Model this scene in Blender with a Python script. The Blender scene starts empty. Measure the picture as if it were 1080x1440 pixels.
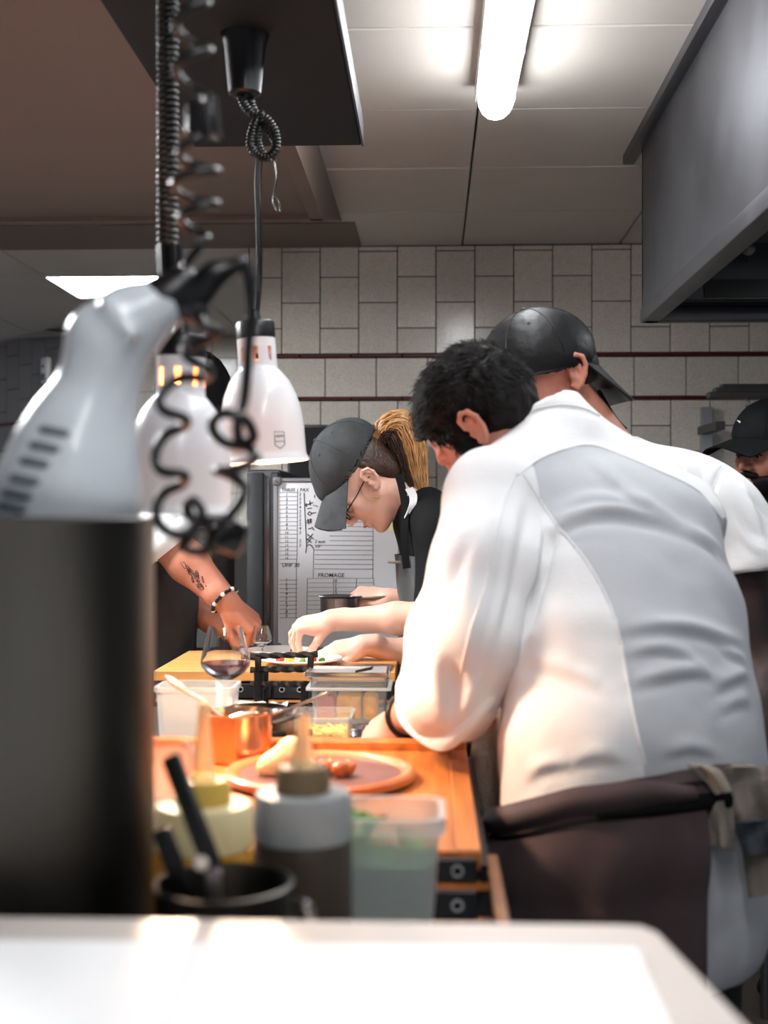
import bpy, bmesh, math, random
import numpy as np
from mathutils import Vector, Matrix
from mathutils.bvhtree import BVHTree

random.seed(7); RNG = np.random.default_rng(7)
SC = bpy.context.scene
COL = SC.collection
PI = math.pi

# ------------------------------------------------------------------ camera, world, exposure
FPX = 1750.0                      # focal length in pixels of the 1080x1440 frame
CAMZ = 1.30
YAW = math.atan(67.0 / FPX)       # the camera looks slightly to the left of the room's axis
cam_d = bpy.data.cameras.new('camera'); cam = bpy.data.objects.new('camera', cam_d); COL.objects.link(cam)
cam_d.sensor_fit = 'HORIZONTAL'; cam_d.sensor_width = 36.0; cam_d.lens = 36.0 * FPX / 1080.0
cam.location = (0, 0, CAMZ); cam.rotation_euler = (PI / 2, 0, YAW)
cam_d.clip_start = 0.05; cam_d.clip_end = 50
cam_d.dof.use_dof = True; cam_d.dof.focus_distance = 3.0; cam_d.dof.aperture_fstop = 4.6
SC.camera = cam

world = bpy.data.worlds.new('world'); SC.world = world; world.use_nodes = True
world.node_tree.nodes['Background'].inputs[0].default_value = (0.80, 0.86, 1.0, 1)
world.node_tree.nodes['Background'].inputs[1].default_value = 0.13
SC.view_settings.view_transform = 'Standard'; SC.view_settings.look = 'None'
SC.view_settings.gamma = 1.0; SC.view_settings.use_curve_mapping = False
SC.view_settings.exposure = 0.80
TUBE_STRENGTH = 20.0
PANEL_STRENGTH = 26.0
LAMP_WATTS = 13.5

# ------------------------------------------------------------------ helpers
_cr, _sr = math.cos(YAW), math.sin(YAW)
def at(px, py, Y):
    """world point at depth Y seen at a place of the photograph"""
    u = (px - 540) / FPX; v = (720 - py) / FPX
    dx = -_sr + u * _cr; dy = _cr + u * _sr
    return Vector((dx * Y / dy, Y, CAMZ + v * Y / dy))
def xat(px, Y): return at(px, 720, Y).x
def V(*a): return Vector(a)
def lin(c):
    c = c / 255.0
    return c / 12.92 if c <= 0.04045 else ((c + 0.055) / 1.055) ** 2.4
def rgb(r, g, b): return (lin(r), lin(g), lin(b), 1.0)

def mat(name, color, rough=0.5, metal=0.0, bump=0.0, bscale=60.0, var=0.0, vscale=8.0, spec=0.5, trans=0.0,
        ior=1.45, sheen=0.0, sss=0.0, emit=None, estr=0.0, coat=0.0, stretch=None, alpha=1.0, color2=None, vdetail=4.0, rvar=0.0):
    m = bpy.data.materials.new(name); m.use_nodes = True
    nt = m.node_tree; N = nt.nodes; L = nt.links; b = N['Principled BSDF']
    b.inputs['Base Color'].default_value = color; b.inputs['Roughness'].default_value = rough
    b.inputs['Metallic'].default_value = metal; b.inputs['Specular IOR Level'].default_value = spec
    b.inputs['IOR'].default_value = ior; b.inputs['Transmission Weight'].default_value = trans
    b.inputs['Sheen Weight'].default_value = sheen; b.inputs['Coat Weight'].default_value = coat
    b.inputs['Alpha'].default_value = alpha
    if sss:
        b.inputs['Subsurface Weight'].default_value = sss
        b.inputs['Subsurface Radius'].default_value = (0.012, 0.005, 0.003)
    if emit:
        b.inputs['Emission Color'].default_value = emit; b.inputs['Emission Strength'].default_value = estr
    tc = None
    def coords():
        nonlocal tc
        if tc is None:
            t = N.new('ShaderNodeTexCoord'); mp = N.new('ShaderNodeMapping')
            if stretch: mp.inputs['Scale'].default_value = stretch
            L.new(t.outputs['Object'], mp.inputs['Vector']); tc = mp
        return tc.outputs['Vector']
    if var or color2:
        n = N.new('ShaderNodeTexNoise'); n.inputs['Scale'].default_value = vscale; n.inputs['Detail'].default_value = vdetail
        L.new(coords(), n.inputs['Vector'])
        r = N.new('ShaderNodeValToRGB'); L.new(n.outputs['Fac'], r.inputs['Fac'])
        r.color_ramp.elements[0].position = 0.3; r.color_ramp.elements[1].position = 0.7
        c2 = color2 or tuple(min(1, c * (1 + var)) for c in color[:3]) + (1,)
        c1 = color if color2 else tuple(c * (1 - var) for c in color[:3]) + (1,)
        r.color_ramp.elements[0].color = c1; r.color_ramp.elements[1].color = c2
        L.new(r.outputs['Color'], b.inputs['Base Color'])
        if rvar:
            mr = N.new('ShaderNodeMapRange'); L.new(n.outputs['Fac'], mr.inputs['Value'])
            mr.inputs['From Min'].default_value = .3; mr.inputs['From Max'].default_value = .7
            mr.inputs['To Min'].default_value = max(0, rough - rvar); mr.inputs['To Max'].default_value = rough + rvar
            L.new(mr.outputs['Result'], b.inputs['Roughness'])
    if bump:
        n = N.new('ShaderNodeTexNoise'); n.inputs['Scale'].default_value = bscale; n.inputs['Detail'].default_value = 3
        L.new(coords(), n.inputs['Vector'])
        bp = N.new('ShaderNodeBump'); bp.inputs['Strength'].default_value = bump; bp.inputs['Distance'].default_value = 0.01
        L.new(n.outputs['Fac'], bp.inputs['Height']); L.new(bp.outputs['Normal'], b.inputs['Normal'])
    return m

def tag(o, label=None, cat=None, group=None, kind=None):
    if label: o['label'] = label
    if cat: o['category'] = cat
    if group: o['group'] = group
    if kind: o['kind'] = kind
    return o
def thing(name, loc, label, cat, group=None):
    o = bpy.data.objects.new(name, None); COL.objects.link(o); o.location = Vector(loc)
    o.empty_display_size = 0.05
    return tag(o, label, cat, group)
def wloc(o):
    v = Vector((0, 0, 0))
    while o is not None: v += o.location; o = o.parent
    return v
def link_mesh(name, me, material, parent=None, sharp=35):
    o = bpy.data.objects.new(name, me); COL.objects.link(o)
    if material is not None:
        for m in (material if isinstance(material, (list, tuple)) else [material]): me.materials.append(m)
    if parent is not None:
        me.transform(Matrix.Translation(-wloc(parent))); o.parent = parent
    if sharp is not None and len(me.polygons):
        me.polygons.foreach_set('use_smooth', [True] * len(me.polygons))
        if sharp < 180: me.set_sharp_from_angle(angle=math.radians(sharp))
    me.update()
    return o
def recenter(o):
    """give a one-mesh thing its origin at its own base"""
    me = o.data; n = len(me.vertices); a = np.empty(n * 3); me.vertices.foreach_get('co', a); a = a.reshape(-1, 3)
    c = Vector(((a[:, 0].min() + a[:, 0].max()) / 2, (a[:, 1].min() + a[:, 1].max()) / 2, a[:, 2].min()))
    me.transform(Matrix.Translation(-c)); o.location = c
    return o

def rotm(rx=0, ry=0, rz=0):
    return (Matrix.Rotation(rz, 3, 'Z') @ Matrix.Rotation(ry, 3, 'Y') @ Matrix.Rotation(rx, 3, 'X'))
def frame_to(axis, ref=(0, 0, 1)):
    """3x3 matrix whose z column is axis"""
    z = Vector(axis).normalized(); r = Vector(ref)
    if abs(z.dot(r.normalized())) > 0.98: r = Vector((1, 0, 0))
    x = r.cross(z).normalized(); y = z.cross(x)
    return Matrix((x, y, z)).transposed()

class MB:
    def __init__(s): s.v = []; s.f = []; s.mi = []; s.cm = 0
    def add(s, verts, faces):
        o = len(s.v); s.v += [tuple(p) for p in verts]
        for f in faces: s.f.append(tuple(i + o for i in f)); s.mi.append(s.cm)
        return s
    def box(s, c, size, rot=None, bevel=0.0, seg=2):
        hx, hy, hz = [d / 2 for d in size]
        if bevel > 0:
            bm = bmesh.new(); bmesh.ops.create_cube(bm, size=1.0)
            for v in bm.verts: v.co = Vector((v.co.x * size[0], v.co.y * size[1], v.co.z * size[2]))
            bmesh.ops.bevel(bm, geom=bm.edges[:], offset=bevel, segments=seg, affect='EDGES', profile=0.5)
            bm.verts.index_update()
            vs = [v.co.copy() for v in bm.verts]; fs = [[v.index for v in f.verts] for f in bm.faces]; bm.free()
        else:
            vs = [Vector((x * hx, y * hy, z * hz)) for z in (-1, 1) for y in (-1, 1) for x in (-1, 1)]
            fs = [(0, 2, 3, 1), (4, 5, 7, 6), (0, 1, 5, 4), (2, 6, 7, 3), (0, 4, 6, 2), (1, 3, 7, 5)]
        c = Vector(c)
        if rot is not None: vs = [rot @ v for v in vs]
        return s.add([c + v for v in vs], fs)
    def bar(s, a, b, w, h, up=(0, 0, 1), bevel=0.0):
        a, b = Vector(a), Vector(b); d = b - a
        z = d.normalized(); u = Vector(up)
        if abs(z.dot(u)) > .98: u = Vector((1, 0, 0))
        x = u.cross(z).normalized(); y = z.cross(x)
        return s.box((a + b) / 2, (w, h, d.length), Matrix((x, y, z)).transposed(), bevel)
    def tube(s, pts, r, n=8, cap=True, closed=False):
        pts = [Vector(p) for p in pts]; m = len(pts)
        rs = r if isinstance(r, (list, tuple)) else [r] * m
        T = []
        for i in range(m):
            if closed: t = pts[(i + 1) % m] - pts[i - 1]
            else: t = pts[min(i + 1, m - 1)] - pts[max(i - 1, 0)]
            T.append(t.normalized() if t.length > 1e-9 else Vector((0, 0, 1)))
        u = Vector((0, 0, 1)) if abs(T[0].z) < .9 else Vector((1, 0, 0))
        u = (u - T[0] * u.dot(T[0])).normalized(); vs = []
        for i in range(m):
            u = u - T[i] * u.dot(T[i])
            u = u.normalized() if u.length > 1e-6 else frame_to(T[i]).col[0]
            w = T[i].cross(u)
            for k in range(n):
                a = 2 * PI * k / n
                vs.append(pts[i] + (u * math.cos(a) + w * math.sin(a)) * rs[i])
        fs = []
        for i in range(m if closed else m - 1):
            j = (i + 1) % m
            for k in range(n):
                k2 = (k + 1) % n
                fs.append((i * n + k, i * n + k2, j * n + k2, j * n + k))
        if cap and not closed:
            fs.append(tuple(range(n - 1, -1, -1))); fs.append(tuple((m - 1) * n + k for k in range(n)))
        return s.add(vs, fs)
    def lathe(s, prof, c=(0, 0, 0), n=40, rot=None, sx=1.0, sy=1.0):
        c = Vector(c); vs = []; fs = []; m = len(prof)
        for (r, z) in prof:
            for k in range(n):
                a = 2 * PI * k / n; v = Vector((r * math.cos(a) * sx, r * math.sin(a) * sy, z))
                vs.append(c + (rot @ v if rot is not None else v))
        for i in range(m - 1):
            for k in range(n):
                k2 = (k + 1) % n
                fs.append((i * n + k, i * n + k2, (i + 1) * n + k2, (i + 1) * n + k))
        if prof[0][0] > 1e-6: fs.append(tuple(range(n - 1, -1, -1)))
        if prof[-1][0] > 1e-6: fs.append(tuple((m - 1) * n + k for k in range(n)))
        return s.add(vs, fs)
    def prism(s, poly, h, c=(0, 0, 0), rot=None):
        n = len(poly); c = Vector(c)
        vs = [Vector((x, y, 0)) for x, y in poly] + [Vector((x, y, h)) for x, y in poly]
        if rot is not None: vs = [rot @ v for v in vs]
        fs = [tuple(range(n - 1, -1, -1)), tuple(range(n, 2 * n))] + [(i, (i + 1) % n, n + (i + 1) % n, n + i) for i in range(n)]
        return s.add([c + v for v in vs], fs)
    def slab(s, pts, thick):
        """a curved sheet: pts[i][j] grid of points, thickened along its own normal"""
        P = np.array([[tuple(p) for p in row] for row in pts], float); a, b = P.shape[:2]
        du = np.gradient(P, axis=0); dv = np.gradient(P, axis=1); nn = np.cross(du, dv)
        nn /= np.maximum(np.linalg.norm(nn, axis=2, keepdims=True), 1e-9)
        Q = P - nn * thick; vs = list(P.reshape(-1, 3)) + list(Q.reshape(-1, 3)); k = a * b; fs = []
        for i in range(a - 1):
            for j in range(b - 1):
                p = i * b + j; q = (p, p + b, p + b + 1, p + 1)
                fs.append(q); fs.append(tuple(k + t for t in reversed(q)))
        for i in range(a - 1):
            p = i * b; fs.append((p + b, p, k + p, k + p + b)); p = i * b + b - 1; fs.append((p, p + b, k + p + b, k + p))
        for j in range(b - 1):
            p = j; fs.append((p, p + 1, k + p + 1, k + p)); p = (a - 1) * b + j; fs.append((p + 1, p, k + p, k + p + 1))
        return s.add(vs, fs)
    def mesh(s, name):
        me = bpy.data.meshes.new(name); me.from_pydata([tuple(v) for v in s.v], [], s.f)
        if any(s.mi): me.polygons.foreach_set('material_index', s.mi)
        me.validate(); return me
    def build(s, name, material, parent=None, sharp=35, label=None):
        o = link_mesh(name, s.mesh(name), material, parent, sharp)
        if label: o['label'] = label
        return o
    def solo(s, name, material, label, cat, group=None, sharp=35):
        return tag(recenter(s.build(name, material, None, sharp)), label, cat, group)

def arc(c, r, a0, a1, n, ax=(1, 0, 0), ay=(0, 0, 1)):
    c, ax, ay = Vector(c), Vector(ax), Vector(ay)
    return [c + ax * (r * math.cos(a0 + (a1 - a0) * i / (n - 1))) + ay * (r * math.sin(a0 + (a1 - a0) * i / (n - 1))) for i in range(n)]
def spline(pts, n=8):
    """Catmull-Rom through the points (tuples of any length)"""
    P = [np.array(tuple(p), float) for p in pts]; P = [2 * P[0] - P[1]] + P + [2 * P[-1] - P[-2]]; out = []
    for i in range(1, len(P) - 2):
        for k in range(n):
            t = k / n
            out.append(0.5 * ((2 * P[i]) + (-P[i - 1] + P[i + 1]) * t + (2 * P[i - 1] - 5 * P[i] + 4 * P[i + 1] - P[i + 2]) * t * t
                              + (-P[i - 1] + 3 * P[i] - 3 * P[i + 1] + P[i + 2]) * t ** 3))
    out.append(P[-2]); return out
def vsp(pts, n=8): return [Vector(p) for p in spline(pts, n)]

# ------------------------------------------------------------------ materials
M = {}
M['ceiling'] = mat('ceiling_panel', rgb(205, 199, 190), 0.55, bump=.05, bscale=40, var=.03, vscale=3)
M['ceil_grid'] = mat('ceiling_grid', rgb(70, 66, 62), 0.7)
M['soffit'] = mat('soffit_paint', rgb(124, 108, 98), 0.65, bump=.04, bscale=50, var=.03, vscale=2)
M['grout'] = mat('grout', rgb(72, 68, 64), 0.9)
M['red_trim'] = mat('red_trim', rgb(82, 22, 22), 0.35, var=.2, vscale=15)
M['darktile'] = mat('dark_tile', rgb(128, 124, 122), 0.3, bump=.05, bscale=60, var=.06, vscale=70)
M['floor'] = mat('floor_paint', rgb(70, 66, 62), 0.5, var=.15, vscale=3)
M['steel'] = mat('brushed_steel', rgb(150, 150, 152), 0.32, 1.0, var=.05, vscale=6, stretch=(1, 1, 25), rvar=.03)
M['hood'] = mat('hood_steel', rgb(92, 92, 96), 0.42, 0.85, var=.18, vscale=2.5, bump=.02, bscale=8, rvar=.1)
M['hood_dark'] = mat('hood_inner_steel', rgb(46, 48, 50), 0.55, 0.4, var=.2, vscale=5)
M['pot'] = mat('tall_pot_steel', rgb(78, 76, 72), 0.38, 1.0, var=.1, vscale=4, stretch=(1, 1, .2))
M['chrome'] = mat('polished_steel', rgb(205, 205, 205), 0.14, 1.0)
M['copper'] = mat('copper', rgb(214, 172, 136), 0.2, 1.0, var=.1, vscale=18)
M['iron'] = mat('wrought_iron', rgb(20, 20, 21), 0.5, 0.4, bump=.2, bscale=90)
M['black'] = mat('black_plastic', rgb(14, 14, 15), 0.35)
M['rubber'] = mat('black_rubber', rgb(10, 10, 11), 0.34, coat=.1)
M['board'] = mat('black_board', rgb(15, 17, 19), 0.7, bump=.05, bscale=30, var=.15, vscale=5)
M['white_metal'] = mat('white_enamel', rgb(226, 226, 228), 0.32, coat=.3)
M['lamp_in'] = mat('lamp_inner', rgb(240, 214, 205), 0.5)
M['bulb'] = mat('lit_bulb', rgb(255, 180, 120), 0.4, emit=rgb(255, 150, 80), estr=30)
M['wood'] = mat('oak', rgb(176, 104, 48), 0.38, bump=.1, bscale=30, var=.30, vscale=9, stretch=(6, .35, 6), coat=.15, vdetail=6)
M['wood2'] = mat('honey_oak', rgb(206, 148, 84), 0.4, bump=.1, bscale=30, var=.2, vscale=6, stretch=(.35, 6, 6), coat=.15, vdetail=6)
M['plank'] = mat('plate_wood', rgb(98, 68, 64), 0.4, var=.15, vscale=20, coat=.2)
M['drawer'] = mat('black_drawer', rgb(20, 24, 28), 0.42, bump=.04, bscale=80)
M['counter'] = mat('white_counter', rgb(214, 204, 196), 0.3, var=.02, vscale=4)
M['paper'] = mat('white_paper', rgb(250, 250, 250), 0.6)
M['board_white'] = mat('whiteboard', rgb(240, 243, 246), 0.22)
M['ink'] = mat('marker_ink', rgb(25, 25, 28), 0.6)
M['alu'] = mat('aluminium', rgb(186, 190, 194), 0.35, 0.7)
M['glass'] = mat('clear_glass', (1, 1, 1, 1), 0.0, trans=1.0, ior=1.45)
M['wine'] = mat('red_wine', rgb(74, 8, 20), 0.05)
M['cplastic'] = mat('clear_plastic', rgb(244, 247, 248), 0.08, trans=.9, ior=1.08, spec=.4)
M['mplastic'] = mat('milky_plastic', rgb(236, 240, 240), 0.3, trans=.72, ior=1.1)
M['porcelain'] = mat('porcelain', rgb(244, 242, 238), 0.45)
M['mixer'] = mat('mixer_plastic', rgb(196, 203, 208), 0.3, coat=.25, var=.02, vscale=6)
M['mixer_dark'] = mat('mixer_vent', rgb(100, 108, 114), 0.5)
M['shirt'] = mat('white_cotton', rgb(228, 228, 228), 0.8, bump=.12, bscale=300)
M['shirt_panel'] = mat('grey_mesh_panel', rgb(188, 190, 194), 0.85, bump=.2, bscale=500)
M['apron'] = mat('dark_apron', rgb(70, 54, 55), 0.8, bump=.15, bscale=350, var=.14, vscale=9, sheen=.1)
M['apron_grey'] = mat('grey_apron', rgb(48, 51, 56), 0.8, bump=.12, bscale=300, var=.15, vscale=9)
M['apron_teal'] = mat('slate_apron', rgb(56, 62, 65), 0.75, bump=.12, bscale=300, var=.12, vscale=9, sheen=.2)
M['tee_black'] = mat('black_cotton', rgb(13, 14, 15), 0.85, bump=.1, bscale=300, spec=.2)
M['trouser'] = mat('olive_trousers', rgb(38, 42, 36), 0.85, bump=.12, bscale=300)
M['towel'] = mat('grey_towel', rgb(146, 136, 126), 0.95, bump=.4, bscale=220, var=.12, vscale=14)
M['towel_band'] = mat('towel_band', rgb(66, 72, 78), 0.95, bump=.4, bscale=220)
M['skin'] = mat('skin', rgb(200, 134, 112), 0.5, bump=.06, bscale=180, var=.07, vscale=22, sss=.12)
M['skin_pale'] = mat('pale_skin', rgb(226, 178, 156), 0.5, bump=.05, bscale=180, var=.05, vscale=22, sss=.12)
M['hair_dark'] = mat('dark_hair', rgb(18, 13, 11), 0.6, bump=.3, bscale=120, stretch=(1, 1, .3), var=.3, vscale=60, spec=.25)
M['hair_blond'] = mat('blond_hair', rgb(196, 148, 96), 0.4, var=.3, vscale=40)
M['hair_brown'] = mat('brown_hair', rgb(62, 44, 32), 0.42, bump=.4, bscale=120, var=.3, vscale=50)
M['cap_grey'] = mat('washed_grey_cap', rgb(66, 68, 69), 0.88, bump=.15, bscale=320, var=.25, vscale=22, spec=.25)
M['cap_black'] = mat('black_cap', rgb(8, 9, 10), 0.8, bump=.12, bscale=300, spec=.25)
M['cap_leather'] = mat('black_leather_cap', rgb(10, 10, 11), 0.5, bump=.35, bscale=28, spec=.4)
# ------------------------------------------------------------------ glazed tile material (slight difference from tile to tile)
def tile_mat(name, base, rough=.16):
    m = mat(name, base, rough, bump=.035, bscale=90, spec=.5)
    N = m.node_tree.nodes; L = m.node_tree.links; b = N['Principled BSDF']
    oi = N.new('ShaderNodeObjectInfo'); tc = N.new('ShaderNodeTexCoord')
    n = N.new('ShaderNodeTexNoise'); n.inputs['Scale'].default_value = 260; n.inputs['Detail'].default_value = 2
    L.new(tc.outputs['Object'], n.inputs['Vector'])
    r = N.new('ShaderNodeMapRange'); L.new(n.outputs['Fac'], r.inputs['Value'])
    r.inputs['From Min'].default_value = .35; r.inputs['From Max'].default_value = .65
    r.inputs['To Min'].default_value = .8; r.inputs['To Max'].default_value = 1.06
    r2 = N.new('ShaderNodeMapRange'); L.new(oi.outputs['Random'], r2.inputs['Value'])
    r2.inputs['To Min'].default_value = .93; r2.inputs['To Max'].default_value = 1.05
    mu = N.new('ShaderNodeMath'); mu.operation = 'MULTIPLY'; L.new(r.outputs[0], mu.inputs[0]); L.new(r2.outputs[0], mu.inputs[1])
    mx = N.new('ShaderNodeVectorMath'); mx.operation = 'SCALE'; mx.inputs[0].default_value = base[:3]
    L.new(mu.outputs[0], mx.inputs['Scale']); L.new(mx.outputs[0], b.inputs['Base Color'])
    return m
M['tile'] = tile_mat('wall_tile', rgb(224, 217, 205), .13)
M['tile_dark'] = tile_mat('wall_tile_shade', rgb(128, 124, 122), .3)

# ------------------------------------------------------------------ room
CEIL = CAMZ + 1.04          # 2.34
WB = 4.86                   # back wall
FLOOR = 0.0
def slab_struct(name, c, size, m): return tag(MB().box(c, size).build(name, m), kind='structure')
floor = slab_struct('floor', (0, 3.3, -.05), (7.0, 9.6, .1), M['floor'])

# ceiling: panels of 0.6 m with dark shadow gaps, each panel a part
ceil = slab_struct('ceiling', (0, 3.3, CEIL + .06), (7.0, 9.6, .08), M['ceil_grid'])
X0 = 0.12; tile_me = {}
ys = [WB - .005 - .545 * k for k in range(0, 11)]
def ceil_panel(xa, xb, ya, yb):
    w, d = xb - xa - .006, yb - ya - .006
    key = (round(w, 3), round(d, 3))
    if key not in tile_me: tile_me[key] = MB().box((0, 0, .012), (w, d, .024), bevel=.003, seg=1).mesh('ceiling_panel'); tile_me[key].materials.append(M['ceiling'])
    o = bpy.data.objects.new('ceiling_panel', tile_me[key]); COL.objects.link(o); o.parent = ceil
    o.location = ((xa + xb) / 2, (ya + yb) / 2, CEIL + random.uniform(-.0015, .0015))
    return o
for j in range(len(ys) - 1):
    for i in range(-4, 3):
        ceil_panel(X0 + i * .61, X0 + (i + 1) * .61, ys[j + 1], ys[j])
for j in range(5):                                            # the ceiling goes on over the bay behind, left of the back wall
    for i in range(-5, -1):
        xa = X0 + i * .61
        if xa + .61 > -.4: continue
        ya = WB + .545 * j
        if j == 1 and i == -3: continue                       # the light panel sits here
        ceil_panel(xa, xa + .61, ya, ya + .545)

# square light panel in the ceiling of the bay
lp = thing('ceiling_light_panel', (X0 - 3 * .61 + .305, WB + .545 * 1.5, CEIL - .004), 'square flush light panel glowing in the ceiling of the far bay', 'ceiling light')
M['panel_light'] = mat('panel_light', (1, 1, 1, 1), .5, emit=(.94, .97, 1, 1), estr=PANEL_STRENGTH)
c = wloc(lp)
MB().box(c + V(0, 0, .012), (.585, .52, .02)).build('diffuser', M['panel_light'], lp)
fr = MB()
for sx in (-1, 1): fr.box(c + V(sx * .298, 0, .01), (.014, .54, .028)); 
for sy in (-1, 1): fr.box(c + V(0, sy * .265, .01), (.61, .012, .028))
fr.build('frame', M['white_metal'], lp)

# back wall with tiles, each tile a part
wall_back = tag(MB().box((.95, WB + .06, CEIL / 2), (3.34, .1, CEIL)).build('wall_back', M['grout']), kind='structure')
tmesh = {}
def tile_obj(w, h, parent, loc, rot=None, m='tile', t=.012):
    key = (round(w, 3), round(h, 3), m)
    if key not in tmesh:
        tmesh[key] = MB().box((0, 0, 0), (w - .0035, t, h - .0035), bevel=.0018, seg=1).mesh('tile'); tmesh[key].materials.append(M[m])
    o = bpy.data.objects.new('tile', tmesh[key]); COL.objects.link(o); o.parent = parent
    o.location = Vector(loc) - wloc(parent)
    r = (random.gauss(0, .0035), 0, random.gauss(0, .0035))
    o.rotation_euler = r if rot is None else (r[0], 0, rot + r[2])
    return o
zb1 = CAMZ + (720 - 497.5) / 360; zb0 = zb1 - .016       # upper red strip
zl1 = CAMZ + (720 - 558.5) / 360; zl0 = zl1 - .014       # lower red strip
XL, XR = -.715, 2.6
tw, th = .151, .2
for i in range(23):
    xa = -.715 + .128 + (i - 1) * tw; xb = xa + tw
    xa = max(xa, XL); xb = min(xb, 2.4)
    if xb - xa < .02: continue
    z = zb1; first = (i % 2 == 0)
    while z < CEIL - .006:
        h = th / 2 if (first and z == zb1) else th
        h = min(h, CEIL - .002 - z)
        if h > .012: tile_obj(xb - xa, h, wall_back, ((xa + xb) / 2, WB, z + h / 2))
        z += th / 2 if (first and abs(z - zb1) < 1e-6) else th
for i in range(17):
    xa = xat(457.5, WB) - .2 * 2 + (i) * .2 - .0; xb = xa + .2
    xa = max(xa, XL)
    if xb - xa < .02 or xa > 2.3: continue
    tile_obj(xb - xa, zb0 - zl1, wall_back, ((xa + xb) / 2, WB, (zb0 + zl1) / 2))
for i in range(22):
    xa = xat(451, WB) - tw * 3 + i * tw; xb = xa + tw; xa = max(xa, XL)
    if xb - xa < .02: continue
    z = zl0; first = i % 2 == 1; k = 0
    while z > .35 and k < 9:
        h = th / 2 if (first and k == 0) else th
        if z < 1.15 and xa > -.2: break                       # everything lower is behind the cooks
        tile_obj(xb - xa, h, wall_back, ((xa + xb) / 2, WB, z - h / 2)); z -= h; k += 1
for (za, zb, nm) in ((zb0, zb1, 'upper'), (zl0, zl1, 'lower')):
    for i in range(17):
        xa = XL + i * .2
        if xa > 2.3: continue
        MB().box((xa + .1, WB - .002, (za + zb) / 2), (.197, .016, zb - za - .002), bevel=.003, seg=1).build('trim_tile', M['red_trim'], wall_back)

# bay behind on the left: far wall and a slanted tiled wall
WF = 7.3
wall_far = tag(MB().box((-1.15, WF + .06, CEIL / 2), (1.9, .1, CEIL)).build('wall_far', M['grout']), kind='structure')
zr = CAMZ + (720 - 502) * WF / FPX
for i in range(11):
    xa = -2.05 + i * tw
    if xa > -.72: continue
    for k, (z0, z1) in enumerate(((zr, CEIL), (zr - .2, zr), (zr - .4, zr - .2), (zr - .6, zr - .4), (zr - .8, zr - .6), (zr - 1.0, zr - .8))):
        tile_obj(tw, z1 - z0, wall_far, (xa + tw / 2, WF, (z0 + z1) / 2))
PA = at(-40, 600, 7.75); PB = at(135, 600, 6.78)                # slanted wall runs from PA to PB
dw = V(PB.x - PA.x, PB.y - PA.y, 0); LW = dw.length; dw.normalize(); angw = math.atan2(dw.y, dw.x)
nw = V(-dw.y, dw.x, 0)
cw = V((PA.x + PB.x) / 2, (PA.y + PB.y) / 2, CEIL / 2)
wall_left = tag(MB().box(cw + nw * .06, (LW, .1, CEIL), rotm(rz=angw)).build('wall_left', M['grout']), kind='structure')
zt = CAMZ + (720 - 598) * 7.5 / FPX
for i in range(int(LW / tw) + 1):
    s0 = i * tw; s1 = min(LW, s0 + tw)
    if s1 - s0 < .03: continue
    z = zt + .016; k = 0; off = (i % 3) / 3 * th
    while z < CEIL - .01:
        h = (th - off) if (k == 0 and off) else th
        h = min(h, CEIL - z)
        p = PA + dw * ((s0 + s1) / 2)
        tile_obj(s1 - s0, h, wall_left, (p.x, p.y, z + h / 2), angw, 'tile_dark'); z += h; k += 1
    z = zt
    for h in (.15, .2, .2, .2):
        p = PA + dw * ((s0 + s1) / 2)
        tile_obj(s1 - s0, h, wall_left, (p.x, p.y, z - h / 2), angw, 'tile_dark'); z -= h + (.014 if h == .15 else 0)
for zz in (zt + .008, zt - .157):
    MB().box(V(cw.x, cw.y, zz) - nw * .002, (LW, .016, .016), rotm(rz=angw)).build('trim_tile', M['red_trim'], wall_left)
# sloping closure strip where the slanted wall meets the ceiling
a = at(-45, 452, 7.6); b = at(135, 470, 6.72)
st = MB(); st.add([a, b, V(b.x, b.y, CEIL + .02), V(a.x, a.y, CEIL + .02)] + [p + nw * .08 for p in (a, b, V(b.x, b.y, CEIL + .02), V(a.x, a.y, CEIL + .02))],
                  [(0, 1, 2, 3), (7, 6, 5, 4), (0, 4, 5, 1), (1, 5, 6, 2), (2, 6, 7, 3), (3, 7, 4, 0)])
tag(st.build('trim_1', M['ceiling']), kind='structure')
dl = MB(); dl.bar(a - nw * .01, b - nw * .01, .02, .012); tag(dl.build('trim_2', M['ceil_grid']), kind='structure')

wall_side = slab_struct('wall_side', (-3.25, 3.5, CEIL / 2), (.1, 3.6, CEIL), M['darktile'])
# lowered soffit over the pass, left
h_s = 2.20; xr = -.33; y_b, y_t = 3.80, 4.44
sf = MB()
vs = [(-3.2, -.5, h_s), (xr, -.5, h_s), (xr, y_b, h_s), (-3.2, y_b, h_s), (-3.2, -.5, CEIL), (xr + .01, -.5, CEIL), (xr + .01, y_t, CEIL), (-3.2, y_t, CEIL)]
sf.add(vs, [(3, 2, 1, 0), (4, 5, 6, 7), (0, 1, 5, 4), (1, 2, 6, 5), (2, 3, 7, 6), (3, 0, 4, 7)])
soff = tag(sf.build('soffit', M['soffit'], sharp=20), kind='structure')
lipm = MB()
lipm.box(((-3.2 + xr) / 2, y_b - .02, h_s - .006), (xr + 3.2, .04, .012)); lipm.box((xr - .02, 1.6, h_s - .006), (.04, 4.36, .012))
lipm.build('edge_lip', M['soffit'], soff)
# cross joint on the soffit
MB().box((-1.7, 1.62, h_s - .003), (2.7, .012, .006)).build('joint_strip', M['ceil_grid'], soff)
# dark stained panel between the soffit and the back wall
tag(MB().box((-1.2, 4.645, CEIL - .004), (1.85, .4, .008)).build('trim_3', M['soffit']), kind='structure')

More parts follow.
